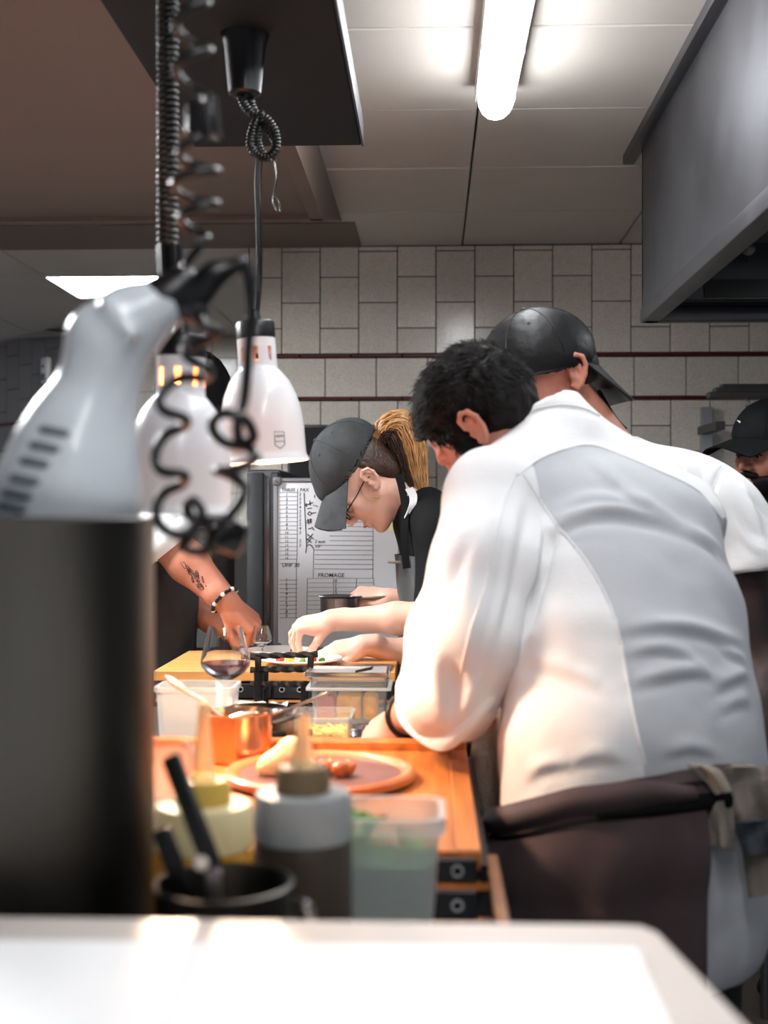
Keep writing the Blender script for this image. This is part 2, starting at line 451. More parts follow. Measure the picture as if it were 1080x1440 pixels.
# ------------------------------------------------------------------ tube lights
M['tube'] = mat('tube_diffuser', (1, 1, 1, 1), .4, emit=(.93, .96, 1, 1), estr=TUBE_STRENGTH)
def tube_light(x, y0, y1, label, zc=CEIL):
    t = thing('tube_light', (x, y1, zc), label, 'ceiling light')
    z = zc - .05; r = .042
    prof = [(-r, .0), (-r * .98, -.018), (-r * .8, -.034), (-r * .45, -.046), (0, -.05), (r * .45, -.046), (r * .8, -.034), (r * .98, -.018), (r, .0)]
    n = len(prof); d = MB(); rows = [(y0, 1.0), (y1 - .035, 1.0), (y1 - .02, .93), (y1 - .008, .75), (y1, .45)]
    vs = [(x + p[0] * s, y, z + p[1] * (.55 + .45 * s)) for (y, s) in rows for p in prof]
    fs = [(i * n + k, i * n + k + 1, (i + 1) * n + k + 1, (i + 1) * n + k) for i in range(len(rows) - 1) for k in range(n - 1)]
    fs += [tuple((len(rows) - 1) * n + k for k in range(n)), tuple(range(n - 1, -1, -1))]
    d.add(vs, fs); d.build('diffuser', M['tube'], t, 60)
    MB().box((x, (y0 + y1) / 2 + .002, z + .027), (.098, y1 - y0 + .004, .05), bevel=.006).build('housing', M['white_metal'], t)
    k = 0
    yy = y1 - .06
    while yy > y0:
        for s in (-1, 1): MB().box((x + s * .0435, yy, z - .002), (.006, .02, .03), bevel=.002, seg=1).build('clip', M['alu'], t)
        yy -= .30
    return t
tube_light(.153, 1.50, 3.02, 'long glowing fluorescent tube light on the ceiling beside the extractor hood')
sp_ = thing('ceiling_light_panel', (-1.65, 2.85, 2.196), 'unseen square light panel added in the soffit to brighten the whiteboard', 'ceiling light')  # panel out of view, added to throw more light on the whiteboard
MB().box((-1.65, 2.85, 2.1985), (.585, .585, .006)).build('diffuser', mat('added_soffit_light', (1, 1, 1, 1), .5, emit=(.97, .98, 1, 1), estr=PANEL_STRENGTH * 2.5), sp_)
fr = MB()
for s_ in (-1, 1): fr.box((-1.65 + s_ * .298, 2.85, 2.197), (.014, .61, .010)); fr.box((-1.65, 2.85 + s_ * .298, 2.197), (.61, .014, .010))
fr.build('frame', M['white_metal'], sp_)
tube_light(.153, -.45, 1.05, 'fluorescent tube light on the ceiling above the white front counter')

# ------------------------------------------------------------------ extractor hood
hx, hy0, hy1, hz0 = .587, .4, 3.50, CAMZ + .535
hood = thing('extractor_hood', (1.2, 2.0, hz0), 'large stainless steel extractor hood with smeared side hanging from the ceiling', 'extractor hood')
hb = MB()
hb.box((hx + .006, (hy0 + hy1) / 2, (hz0 + CEIL) / 2), (.012, hy1 - hy0, CEIL - hz0 - .004))
hb.build('side_panel', M['hood'], hood)
MB().box(((hx + 2.3) / 2, hy1 - .006, (hz0 + CEIL) / 2), (2.3 - hx, .012, CEIL - hz0 - .004)).build('end_panel', M['hood'], hood)
rim = MB(); rim.box((hx + .02, (hy0 + hy1) / 2, hz0 + .012), (.05, hy1 - hy0, .04), bevel=.004)
rim.build('rim', M['hood'], hood)
MB().box(((hx + 2.3) / 2, hy1 - .02, hz0 + .012), (2.3 - hx, .05, .04), bevel=.004).build('rim', M['hood'], hood)
MB().box(((hx + 2.3) / 2, (hy0 + hy1) / 2, CEIL - .12), (2.3 - hx - .03, hy1 - hy0 - .03, .02)).build('top_plate', M['hood_dark'], hood)
MB().box((hx + .45, 3.33, hz0 + .10), (.85, .02, .16), rotm(rx=math.radians(-14))).build('baffle', M['hood_dark'], hood)
MB().box((hx + .48, 3.31, hz0 + .052), (.7, .012, .05), rotm(rx=math.radians(-14))).build('grease_slot', M['black'], hood)
kn = MB(); kc = V(hx + .235, 3.29, hz0 + .155)
kn.lathe([(0, 0), (.02, 0), (.024, .006), (.022, .014), (0, .018)], kc, 20, rotm(rx=PI / 2)); kn.tube([kc + V(0, -.01, -.015), kc + V(0, -.014, -.04)], .003, 6)
kn.build('knob', M['black'], hood)
for i in range(7):
    y = 3.0 - i * .32
    f = MB(); f.box((1.25, y, hz0 + .33), (.9, .29, .03))
    for k in range(7): f.box((1.25, y - .12 + k * .04, hz0 + .31), (.86, .012, .02))
    f.build('filter', M['hood_dark'], hood)
tag(MB().box((hx - .012, (hy0 + 3.66) / 2, CEIL - .012), (.034, 3.66 - hy0, .03), bevel=.004).build('trim_4', M['hood']), kind='structure')

# lamps inside the hood
for y in (1.7, 2.75):
    t = thing('hood_lamp', (1.02, y, hz0 + .14), 'bright lamp fitted inside the extractor hood', 'lamp', 'lamps inside the extractor hood')
    MB().box((1.02, y, hz0 + .16), (.14, .42, .03), bevel=.006).build('housing', M['steel'], t)
    MB().box((1.02, y, hz0 + .143), (.11, .38, .008), bevel=.002, seg=1).build('diffuser', mat('hood_lamp_light', (1, 1, 1, 1), .5, emit=(.95, .98, 1, 1), estr=16), t)
    MB().box((1.02, y, hz0 + .23), (.02, .02, .12)).build('stem', M['steel'], t)
# ------------------------------------------------------------------ black hanging board and heat lamps
BZ = CAMZ + .82
bd = thing('hanging_board', (-.345, 1.8, BZ), 'black board hung flat under the soffit carrying the heat lamps', 'board')
MB().box((-.345, 1.8, BZ + .025), (.376, 1.96, .05), bevel=.003, seg=1).build('panel', M['board'], bd)
MB().box((-.154, 1.8, BZ + .025), (.005, 1.96, .054)).build('edge_highlight', M['hood'], bd)  # paler strip imitating the highlight along the board's side edge
for yy in (1.1, 2.5): MB().box((-.43, yy, BZ + .066), (.1, .06, .032)).build('mount', M['iron'], bd)

def helix(path, R, r, turns, n=8, per=14, ramp=None):
    """coiled cable along a path; R may be a function of t"""
    pts = [Vector(p) for p in path]; seg = [0]
    for i in range(len(pts) - 1): seg.append(seg[-1] + (pts[i + 1] - pts[i]).length)
    tot = seg[-1]; out = []; N = int(turns * per)
    u = Vector((1, 0, 0)); 
    for k in range(N + 1):
        t = k / N; tt = ramp(t) if ramp else t; s = tt * tot; i = 0
        while i < len(seg) - 2 and seg[i + 1] < s: i += 1
        f = (s - seg[i]) / max(seg[i + 1] - seg[i], 1e-9); p = pts[i].lerp(pts[i + 1], f)
        T = (pts[i + 1] - pts[i]).normalized(); u = (u - T * u.dot(T))
        u = u.normalized() if u.length > 1e-5 else Vector((0, 1, 0)); w = T.cross(u)
        a = 2 * PI * turns * t; rr = R(tt) if callable(R) else R
        out.append(p + (u * math.cos(a) + w * math.sin(a)) * rr)
    mb = MB(); mb.tube(out, r, n); return mb

LAMP_PROF = [(.0775, .0), (.0765, .004), (.0735, .009), (.0725, .016), (.072, .06), (.0695, .085), (.063, .113), (.052, .138), (.041, .152), (.034, .160), (.0335, .166)]
def heat_lamp(c, tilt, label, watts, emblem=False, glow=30):
    c = Vector(c); R = rotm(ry=tilt)
    t = thing('heat_lamp', c, label, 'heat lamp', 'white heat lamps over the pass')
    sh = MB(); inner = [(r - .0022, z) for r, z in LAMP_PROF]
    n = 56; prof = LAMP_PROF + inner[::-1]
    vs = []; 
    for (r, z) in prof:
        for k in range(n):
            a = 2 * PI * k / n; vs.append(c + R @ Vector((r * math.cos(a), r * math.sin(a), z)))
    m = len(prof); fs = []; mi = []
    for i in range(m):
        j = (i + 1) % m
        for k in range(n):
            fs.append((i * n + k, i * n + (k + 1) % n, j * n + (k + 1) % n, j * n + k)); mi.append(1 if len(LAMP_PROF) <= i < m - 1 else 0)
    sh.add(vs, fs); sh.mi = mi
    shade = sh.build('lamp_shade', [M['white_metal'], M['lamp_in']], t, 40)
    nk = MB()                                                   # slotted neck: strips between open slots
    def ringpart(r0, r1, z0, z1, a0, a1, nn):
        vs = []; 
        for i in range(nn + 1):
            a = a0 + (a1 - a0) * i / nn
            for (r, z) in ((r0, z0), (r1, z0), (r1, z1), (r0, z1)): vs.append(c + R @ Vector((r * math.cos(a), r * math.sin(a), z)))
        fs = [(i * 4 + q, i * 4 + (q + 1) % 4, (i + 1) * 4 + (q + 1) % 4, (i + 1) * 4 + q) for i in range(nn) for q in range(4)]
        fs += [(0, 3, 2, 1), (nn * 4, nn * 4 + 1, nn * 4 + 2, nn * 4 + 3)]
        nk.add(vs, fs)
    ringpart(.030, .0332, .158, .172, 0, 2 * PI, 40); ringpart(.030, .0332, .196, .214, 0, 2 * PI, 40)
    for k in range(8):
        a = 2 * PI * k / 8 + .2; ringpart(.030, .0332, .170, .198, a, a + 2 * PI / 8 * .68, 5)
    nk.build('neck', M['white_metal'], t, 40)
    cp = MB(); cp.lathe([(0, .212), (.0335, .212), (.0335, .238), (.031, .242), (.012, .244), (.008, .262), (0, .264)], c, 36, R); cp.build('cap', M['black'], t)
    bu = MB(); bu.lathe([(0, .058), (.018, .060), (.033, .070), (.038, .085), (.034, .102), (.022, .125), (.015, .15), (.015, .175), (0, .178)], c, 24, R)
    bm_ = mat('heat_bulb', rgb(255, 170, 120), .4, emit=rgb(255, 140, 70), estr=glow)
    bu.build('bulb', bm_, t)
    if emblem:
        em = MB(); a0 = -PI / 2 + .52
        def pt(da, z, o=.0732): return c + R @ Vector((o * math.cos(a0 + da), o * math.sin(a0 + da), z))
        em.tube([pt(-.12, .046), pt(.12, .046), pt(.12, .024), pt(.0, .018), pt(-.12, .024)], .0006, 5, closed=True)
        em.tube([pt(-.1, .039), pt(.1, .039)], .0009, 5); em.tube([pt(-.12, .03), pt(.12, .03)], .0006, 5)
        em.build('emblem', M['mixer_dark'], shade)
    ld = bpy.data.lights.new('heat_lamp_light', 'SPOT'); ld.energy = watts; ld.color = (1.0, .72, .50)
    ld.spot_size = math.radians(168); ld.spot_blend = .35; ld.shadow_soft_size = .035
    lo = bpy.data.objects.new('heat_lamp_light', ld); COL.objects.link(lo); lo.parent = t; lo.location = R @ Vector((0, 0, .016)); lo.rotation_euler = (0, tilt, 0)
    return t

L1 = at(372, 650, 2.13)
heat_lamp(L1, math.radians(-4), 'white domed heat lamp with a small square emblem hanging by a straight black cable', LAMP_WATTS * .5, True, 1.2)
L2 = at(249, 722, 1.68)
heat_lamp(L2, math.radians(1.5), 'glowing white domed heat lamp hanging between the hand blender and the coiled flex', LAMP_WATTS, False, 30)

# ceiling cup, bundled spiral flex and straight cable of the emblem lamp
cupc = at(344, 45, 2.13); cup = thing('lamp_cord_pendant', (cupc.x, cupc.y, BZ - .104), 'black ceiling cup with bundled spiral flex above the emblem heat lamp', 'lamp cord')
MB().lathe([(0, -.104), (.024, -.104), (.028, -.1), (.036, -.02), (.041, -.005), (.042, 0), (0, 0)], (cupc.x, cupc.y, BZ), 36).build('ceiling_cup', M['rubber'], cup)
def pp(*xy, Y=2.13): return [at(x, y, Y) for x, y in xy]
lp1 = vsp(pp((336, 122), (340, 140), (352, 158), (372, 165), (386, 185), (388, 208), (378, 221), (362, 218), (352, 205), (356, 180), (366, 160), (368, 175)), 6)
helix(lp1, .0062, .0022, 46, 6, 9).build('spiral_flex', M['rubber'], cup, 60)
lp2 = [p + V(.004, .012, .002) for p in vsp(pp((345, 128), (350, 150), (364, 172), (384, 200), (372, 222), (357, 200), (362, 170)), 6)]
helix(lp2, .0062, .0022, 34, 6, 9).build('spiral_flex', M['rubber'], cup, 60)
cb = MB(); cb.tube(vsp(pp((363, 215), (361, 260), (363, 330), (364, 400), (362, 447)), 5), .0034, 8); cb.build('cable', M['rubber'], cup)
cb = MB(); cb.tube(vsp(pp((369, 215), (367, 260), (368, 330), (367, 400), (363, 447)), 5), .0016, 6); cb.build('cable', M['rubber'], cup)
cb = MB(); cb.tube(vsp(pp((386, 222), (389, 250), (384, 280), (388, 296), (394, 297), (392, 285), (385, 276)), 5), .0012, 6); cb.build('cord_loop', M['rubber'], cup)

# loose spiral flex of the glowing lamp
YF = 1.10
fl = thing('spiral_flex_cord', at(270, 380, YF), 'loosely stretched black spiral flex with an inline plug box above the blender handle', 'cord')
def fp(*xy, Y=YF): return [at(x, y, Y) for x, y in xy]
helix(vsp(fp((268, -190), (266, -100), (268, 0), (272, 60), (268, 135)), 6), .0145, .0040, 5, 8, 18).build('spiral_flex', M['rubber'], fl, 60)
bxp = at(284, 168, YF); MB().box(bxp, (.027, .018, .030), bevel=.004).build('plug_box', M['rubber'], fl)
mb = MB()
for dx in (.006, .016): mb.tube([bxp + V(dx * .8, -.009, .016), bxp + V(dx * .8 + .004, -.010, -.020)], .0026, 8)
mb.build('plug_pin', M['rubber'], fl)
helix(vsp(fp((272, 192), (276, 230), (275, 265), (276, 300), (276, 345)), 6), lambda t: .009 + .0105 * math.sin(PI * min(1, t * 1.1)), .0042, 3.2, 8, 20).build('spiral_flex', M['rubber'], fl, 60)
mb = MB(); mb.tube(vsp(fp((282, 345), (262, 372), (260, 398), (264, 416)), 6), .0040, 8); mb.build('cable_end', M['rubber'], fl)
mb = MB(); mb.tube([at(268, -190, YF), V(at(268, -190, YF).x, YF, BZ)], .0042, 8); mb.build('cable', M['rubber'], fl)

# ------------------------------------------------------------------ tables and counters
TZ = .93; WELL = .85
T1 = thing('oak_pass_table', (-.45, 1.66, 0), 'oak pass table with raised back lip and black drawers under the heat lamps', 'table')
tx1 = .054; tx0 = -1.15
mb = MB(); nb = 4
for i in range(nb):
    xa = tx0 + (tx1 - .028 - tx0) * i / nb; xb = tx0 + (tx1 - .028 - tx0) * (i + 1) / nb
    MB().box(((xa + xb) / 2, 1.645, TZ - .011), (xb - xa - .0008, .565, .022), bevel=.001, seg=1).build('top_board', M['wood'], T1)
MB().box((tx1 - .014, 1.66, TZ - .010), (.028, .60, .024), bevel=.002, seg=1).build('side_edge', M['wood'], T1)
MB().box(((tx0 + tx1) / 2 - .0, 1.946, TZ - .004), (tx1 - tx0, .03, .036), bevel=.003, seg=1).build('back_lip', M['wood'], T1)
MB().box(((tx0 + tx1) / 2, 1.362, TZ - .004), (tx1 - tx0, .006, .008)).build('front_edge', M['wood'], T1)
MB().box(((tx0 + tx1) / 2, 1.67, .46), (tx1 - tx0 - .01, .57, .896)).build('cabinet', M['drawer'], T1)
dxs = [(-.30, -.145), (-.140, -.005)] ; 
for j, (z0, z1) in enumerate(((.897, .923), (.857, .888), (.70, .845))):
    for xa, xb in ((-.36, -.165), (-.16, .05)):
        d = MB(); d.box(((xa + xb) / 2, 1.366, (z0 + z1) / 2), (xb - xa, .022, z1 - z0), bevel=.002, seg=1)
        dr = d.build('drawer', M['drawer'], T1)
        k = MB(); kc = V(xb - .022, 1.355, (z0 + z1) / 2)
        k.lathe([(.0045, .0), (.0068, .0), (.0068, .003), (.0045, .003), (.0045, .0)], kc, 18, rotm(rx=PI / 2)); k.build('ring_pull', M['alu'], dr)
    MB().box((-.15, 1.363, z0 - .005), (.43, .012, .007)).build('wood_rail', M['wood'], T1)
MB().box((tx1 + .004, 1.66, .90), (.010, .6, .03)).build('edge_rail', M['iron'], T1)
MB().box((tx1 + .014, 1.17, .908), (.014, .46, .016), bevel=.002, seg=1).build('side_rail', M['copper'], T1, label='reddish metal side rail running to the front counter')
MB().box((tx1 + .014, .96, .45), (.014, .014, .9)).build('rail_post', M['steel'], T1)

def bench(name, x0, x1, y0, y1, z, label):
    t = thing(name, ((x0 + x1) / 2, (y0 + y1) / 2, 0), label, 'bench')
    MB().box(((x0 + x1) / 2, (y0 + y1) / 2, z - .015), (x1 - x0, y1 - y0, .03), bevel=.003, seg=1).build('top', M['steel'], t)
    for x in (x0 + .04, x1 - .04):
        for y in (y0 + .04, y1 - .04): MB().tube([V(x, y, 0), V(x, y, z - .03)], .018, 12).build('leg', M['steel'], t)
    MB().box(((x0 + x1) / 2, (y0 + y1) / 2, .2), (x1 - x0 - .04, y1 - y0 - .04, .02)).build('shelf', M['steel'], t)
bench('steel_bench', -1.15, .02, 1.975, 2.86, WELL, 'low stainless bench between the two oak tables holding tubs and pans')
bench('steel_bench', -.9, .045, .935, 1.345, WELL, 'low stainless bench holding squeeze bottles and the tall pot')

T2 = thing('honey_oak_table', (-.3, 3.1, 0), 'honey oak plating table with black drawer front before the whiteboard', 'table')
t2l = at(216, 947, 2.88).x; t2r = at(556, 940, 2.9).x; y2a, y2b = 2.88, 3.30
MB().box(((t2l + t2r) / 2, (y2a + y2b) / 2, TZ - .012), (t2r - t2l, y2b - y2a, .024), bevel=.002, seg=1).build('top', M['wood2'], T2)
sl0 = at(470, 940, 2.95).x
MB().box(((sl0 + t2r - .01) / 2, 2.935, TZ + .002), (t2r - .01 - sl0, .10, .006), bevel=.001, seg=1).build('inset_slab', M['steel'], T2)
MB().box(((t2l + t2r) / 2, (y2a + y2b) / 2 + .005, .45), (t2r - t2l - .012, y2b - y2a - .012, .9)).build('cabinet', M['drawer'], T2)
for (z0, z1) in ((.868, .902), (.815, .855), (.70, .80)):
    for i in range(4):
        xa = t2l + .008 + (t2r - t2l - .016) * i / 4; xb = t2l + .008 + (t2r - t2l - .016) * (i + 1) / 4 - .006
        dr = MB().box(((xa + xb) / 2, y2a - .002, (z0 + z1) / 2), (xb - xa, .016, z1 - z0), bevel=.0015, seg=1).build('drawer', M['drawer'], T2)
        for xx in (xa + .02, xb - .07):
            k = MB(); k.lathe([(.0045, 0), (.0066, 0), (.0066, .003), (.0045, .003), (.0045, 0)], (xx, y2a - .010, (z0 + z1) / 2 + .004), 16, rotm(rx=PI / 2)); k.build('ring_pull', M['alu'], dr)
    MB().box(((t2l + t2r) / 2, y2a + .001, z0 - .007), (t2r - t2l - .01, .01, .006)).build('wood_rail', M['wood2'], T2)

# front counter, cream stone with a sheet of paper
FZ = 1.0
fc = thing('front_counter', (-.3, .55, 0), 'cream stone front counter with a clipped corner', 'counter')
cr = at(912, 1297, .91); cr2 = at(1052, 1440, .729)
kx = (cr2.x - cr.x) / (cr2.y - cr.y)
poly = [(-1.2, -.2), (cr.x + kx * (-.2 - .91), -.2), (cr.x + .003, .895), (cr.x - .006, .908), (cr.x - .02, .91), (-1.2, .91)]
MB().prism(poly, .03, (0, 0, FZ - .03)).build('worktop', M['counter'], fc, 25)
MB().box((-.55, .36, .484), (1.2, .98, .968)).build('base', M['steel'], fc)
pr = xat(913, .80)
sh = MB(); sh.slab([[V(x, y, FZ + .0012 + (.003 * max(0, (y - .78) / .07) ** 2 if y > .78 else 0)) for y in np.linspace(.3, .85, 14)] for x in np.linspace(-.75, pr, 10)], .0006)
sh.solo('paper_sheet', M['paper'], 'large white paper sheet lying on the cream front counter', 'paper')
# ------------------------------------------------------------------ implicit surfaces (bodies, clothes, food): one closed smooth mesh from blended primitives
class Pr:
    __slots__ = ('f', 'lo', 'hi', 'k', 'op')
    def __init__(s, f, lo, hi, k, op): s.f, s.lo, s.hi, s.k, s.op = f, np.array(lo, float), np.array(hi, float), k, op
def A(v): return np.array(tuple(v), float)
def cone(a, b, r1, r2, k=.02, op='u'):
    a, b = A(a), A(b); ba = b - a; q = max(ba @ ba, 1e-12); r = max(r1, r2)
    def f(P):
        pa = P - a; t = np.clip((pa @ ba) / q, 0, 1)
        return np.linalg.norm(pa - t[:, None] * ba, axis=1) - (r1 + (r2 - r1) * t)
    return Pr(f, np.minimum(a, b) - r, np.maximum(a, b) + r, k, op)
def ball(c, r, k=.02, op='u'): return cone(c, A(c) + 1e-6, r, r, k, op)
def ell(c, r, R=None, k=.02, op='u'):
    c = A(c); r = A(r); Rm = np.eye(3) if R is None else np.array(R, float)
    e = np.sqrt(((Rm * r[None, :]) ** 2).sum(1))
    def f(P):
        q = (P - c) @ Rm
        k0 = np.linalg.norm(q / r, axis=1); k1 = np.linalg.norm(q / (r * r), axis=1)
        return k0 * (k0 - 1) / np.maximum(k1, 1e-9)
    return Pr(f, c - e, c + e, k, op)
def ecap(p0, p1, L, s0, s1, k=.03, op='u'):
    """limb or trunk piece with an elliptic section: half widths (along L, across) at both ends"""
    p0, p1 = A(p0), A(p1); d = p1 - p0; ln = max(np.linalg.norm(d), 1e-6); ax = d / ln
    L = A(L); L = L - ax * (L @ ax); L /= np.linalg.norm(L); Nn = np.cross(ax, L)
    m = max(max(s0), max(s1))
    def f(P):
        q = P - p0; h = q @ ax; t = np.clip(h / ln, 0, 1); w = h - t * ln
        a = s0[0] + (s1[0] - s0[0]) * t; b = s0[1] + (s1[1] - s0[1]) * t; c = np.minimum(a, b)
        u = q @ L; v = q @ Nn
        k0 = np.sqrt((u / a) ** 2 + (v / b) ** 2 + (w / c) ** 2); k1 = np.sqrt((u / a ** 2) ** 2 + (v / b ** 2) ** 2 + (w / c ** 2) ** 2)
        return k0 * (k0 - 1) / np.maximum(k1, 1e-9)
    return Pr(f, np.minimum(p0, p1) - m, np.maximum(p0, p1) + m, k, op)
def rbox(c, h, R=None, r=.005, k=.005, op='u'):
    c = A(c); h = A(h) - r; Rm = np.eye(3) if R is None else np.array(R, float)
    e = (np.abs(Rm) * (h + r)[None, :]).sum(1)
    def f(P):
        q = np.abs((P - c) @ Rm) - h
        return np.linalg.norm(np.maximum(q, 0), axis=1) + np.minimum(q.max(1), 0) - r
    return Pr(f, c - e, c + e, k, op)
def half(p, n, lo, hi, k=.004, op='s'):
    """cut away everything on the side of the plane the normal points to"""
    p, n = A(p), A(n); n = n / np.linalg.norm(n)
    return Pr(lambda P: -((P - p) @ n), lo, hi, k, op)

_E = [(0, 1), (2, 3), (4, 5), (6, 7), (0, 2), (1, 3), (4, 6), (5, 7), (0, 4), (1, 5), (2, 6), (3, 7)]
_C = np.array([(i & 1, (i >> 1) & 1, (i >> 2) & 1) for i in range(8)])
def sdf_mesh(prims, res):
    us = [p for p in prims if p.op == 'u']
    lo = np.min([p.lo for p in us], 0) - 3 * res; hi = np.max([p.hi for p in us], 0) + 3 * res
    n = np.ceil((hi - lo) / res).astype(int) + 1
    D = np.full(n, 1.0, np.float32)
    ax = [lo[i] + res * np.arange(n[i]) for i in range(3)]
    for p in prims:
        mg = p.k + 3 * res
        i0 = np.maximum(np.floor((p.lo - mg - lo) / res).astype(int), 0); i1 = np.minimum(np.ceil((p.hi + mg - lo) / res).astype(int) + 1, n)
        if (i1 <= i0).any(): continue
        X, Y, Z = np.meshgrid(*[ax[i][i0[i]:i1[i]] for i in range(3)], indexing='ij')
        d = p.f(np.stack([X.ravel(), Y.ravel(), Z.ravel()], 1)).reshape(X.shape).astype(np.float32)
        S = D[i0[0]:i1[0], i0[1]:i1[1], i0[2]:i1[2]]; k = max(p.k, 1e-5)
        if p.op == 'u':
            h = np.clip(.5 + .5 * (S - d) / k, 0, 1); S[...] = S * (1 - h) + d * h - k * h * (1 - h)
        else:
            nd = -d; h = np.clip(.5 - .5 * (S - nd) / k, 0, 1); S[...] = S * (1 - h) + nd * h + k * h * (1 - h)
    ins = D < 0
    c = np.zeros(n - 1, np.int8)
    for a, b, e in _C: c += ins[a:n[0] - 1 + a, b:n[1] - 1 + b, e:n[2] - 1 + e]
    act = np.argwhere((c > 0) & (c < 8)); idx = np.full(n - 1, -1, np.int64); idx[tuple(act.T)] = np.arange(len(act))
    cv = np.stack([D[tuple((act + o).T)] for o in _C], 1)
    P = np.zeros((len(act), 3)); W = np.zeros(len(act))
    for a, b in _E:
        va, vb = cv[:, a], cv[:, b]; m = (va < 0) != (vb < 0)
        t = np.where(m, va / np.where(m, va - vb, 1), 0)
        P += np.where(m[:, None], _C[a] + (_C[b] - _C[a]) * t[:, None], 0); W += m
    P = lo + res * (act + P / W[:, None])
    faces = []
    for axn in range(3):
        s0 = [slice(None)] * 3; s1 = [slice(None)] * 3; s0[axn] = slice(0, -1); s1[axn] = slice(1, None)
        e = np.argwhere(ins[tuple(s0)] != ins[tuple(s1)])
        u, w = [(1, 2), (2, 0), (0, 1)][axn]
        e = e[(e[:, u] > 0) & (e[:, w] > 0) & (e[:, u] < n[u] - 1) & (e[:, w] < n[w] - 1)]
        du = np.eye(3, dtype=int)[u]; dw = np.eye(3, dtype=int)[w]
        q = np.stack([idx[tuple((e - du - dw).T)], idx[tuple((e - dw).T)], idx[tuple(e.T)], idx[tuple((e - du).T)]], 1)
        fl = ins[tuple(e.T)]
        faces.append(np.where(fl[:, None], q, q[:, ::-1]))
    F = np.concatenate(faces); F = F[(F >= 0).all(1)]
    return P, F
def relax(P, F, it=2, lam=.5):
    for _ in range(it):
        S = np.zeros_like(P); C = np.zeros(len(P))
        for i in range(4):
            j = (i + 1) % 4
            np.add.at(S, F[:, i], P[F[:, j]]); np.add.at(C, F[:, i], 1); np.add.at(S, F[:, j], P[F[:, i]]); np.add.at(C, F[:, j], 1)
        P = P + lam * (S / np.maximum(C, 1)[:, None] - P)
    return P
def vnormals(P, F):
    n = np.cross(P[F[:, 2]] - P[F[:, 0]], P[F[:, 3]] - P[F[:, 1]]); N = np.zeros_like(P)
    for i in range(4): np.add.at(N, F[:, i], n)
    return N / np.maximum(np.linalg.norm(N, axis=1, keepdims=True), 1e-12)
def seg_dist(P, pts):
    d = np.full(len(P), 9.0); par = np.zeros(len(P)); pts = [A(p) for p in pts]; m = len(pts) - 1
    for i in range(m):
        a, b = pts[i], pts[i + 1]; ba = b - a; t = np.clip(((P - a) @ ba) / max(ba @ ba, 1e-12), 0, 1)
        e = np.linalg.norm(P - a - t[:, None] * ba, axis=1); m_ = e < d
        d[m_] = e[m_]; par[m_] = (i + t[m_]) / m
    return d, par
def creases(P, F, lst):
    """cloth folds: (polyline, width, height) pushed along the normal, fading at both ends"""
    N = vnormals(P, F); off = np.zeros(len(P))
    for pts, w, h in lst:
        d, t = seg_dist(P, pts); off += h * np.exp(-(d / w) ** 2) * np.sin(np.clip(t, 0.04, .96) * np.pi) ** .8
    return P + N * off[:, None]
def vnoise(P, scale, seed=0):
    """smooth value noise, vectorised"""
    q = P * scale + seed * 17.3; i = np.floor(q).astype(np.int64); f = q - i; f = f * f * (3 - 2 * f); r = np.zeros(len(P))
    for o in _C:
        g = i + o; h = (g[:, 0] * 73856093) ^ (g[:, 1] * 19349663) ^ (g[:, 2] * 83492791); h = (h * 2654435761) & 0xffffffff
        r += (h / 2 ** 32) * np.prod(np.where(o, f, 1 - f), 1)
    return r * 2 - 1
def np_mesh(name, P, F):
    me = bpy.data.meshes.new(name); me.vertices.add(len(P)); me.vertices.foreach_set('co', P.ravel().astype(np.float32))
    nF = len(F); me.loops.add(nF * 4); me.loops.foreach_set('vertex_index', F.ravel().astype(np.int32))
    me.polygons.add(nF); me.polygons.foreach_set('loop_start', np.arange(0, nF * 4, 4, dtype=np.int32))
    me.update(calc_edges=True); return me
def blob(name, prims, res, material, parent=None, it=1, label=None, post=None, mi=None):
    pieces = prims if isinstance(prims[0], (list, tuple)) else [prims]
    rs = res if isinstance(res, (list, tuple)) else [res] * len(pieces)
    PP, FF, o = [], [], 0
    for pz, r in zip(pieces, rs):
        P, F = sdf_mesh(pz, r); P = relax(P, F, it)
        PP.append(P); FF.append(F + o); o += len(P)
    P, F = np.concatenate(PP), np.concatenate(FF)
    if post is not None: P = post(P, F)
    me = np_mesh(name, P, F)
    if mi is not None: me.polygons.foreach_set('material_index', mi(P[F].mean(1)).astype(np.int32))
    ob = link_mesh(name, me, material, parent, 180)
    if label: ob['label'] = label
    ob['_n'] = 0; del ob['_n']
    return ob, P, F
def bvh_of(P, F): return BVHTree.FromPolygons([tuple(p) for p in P], [tuple(int(i) for i in f) for f in F])
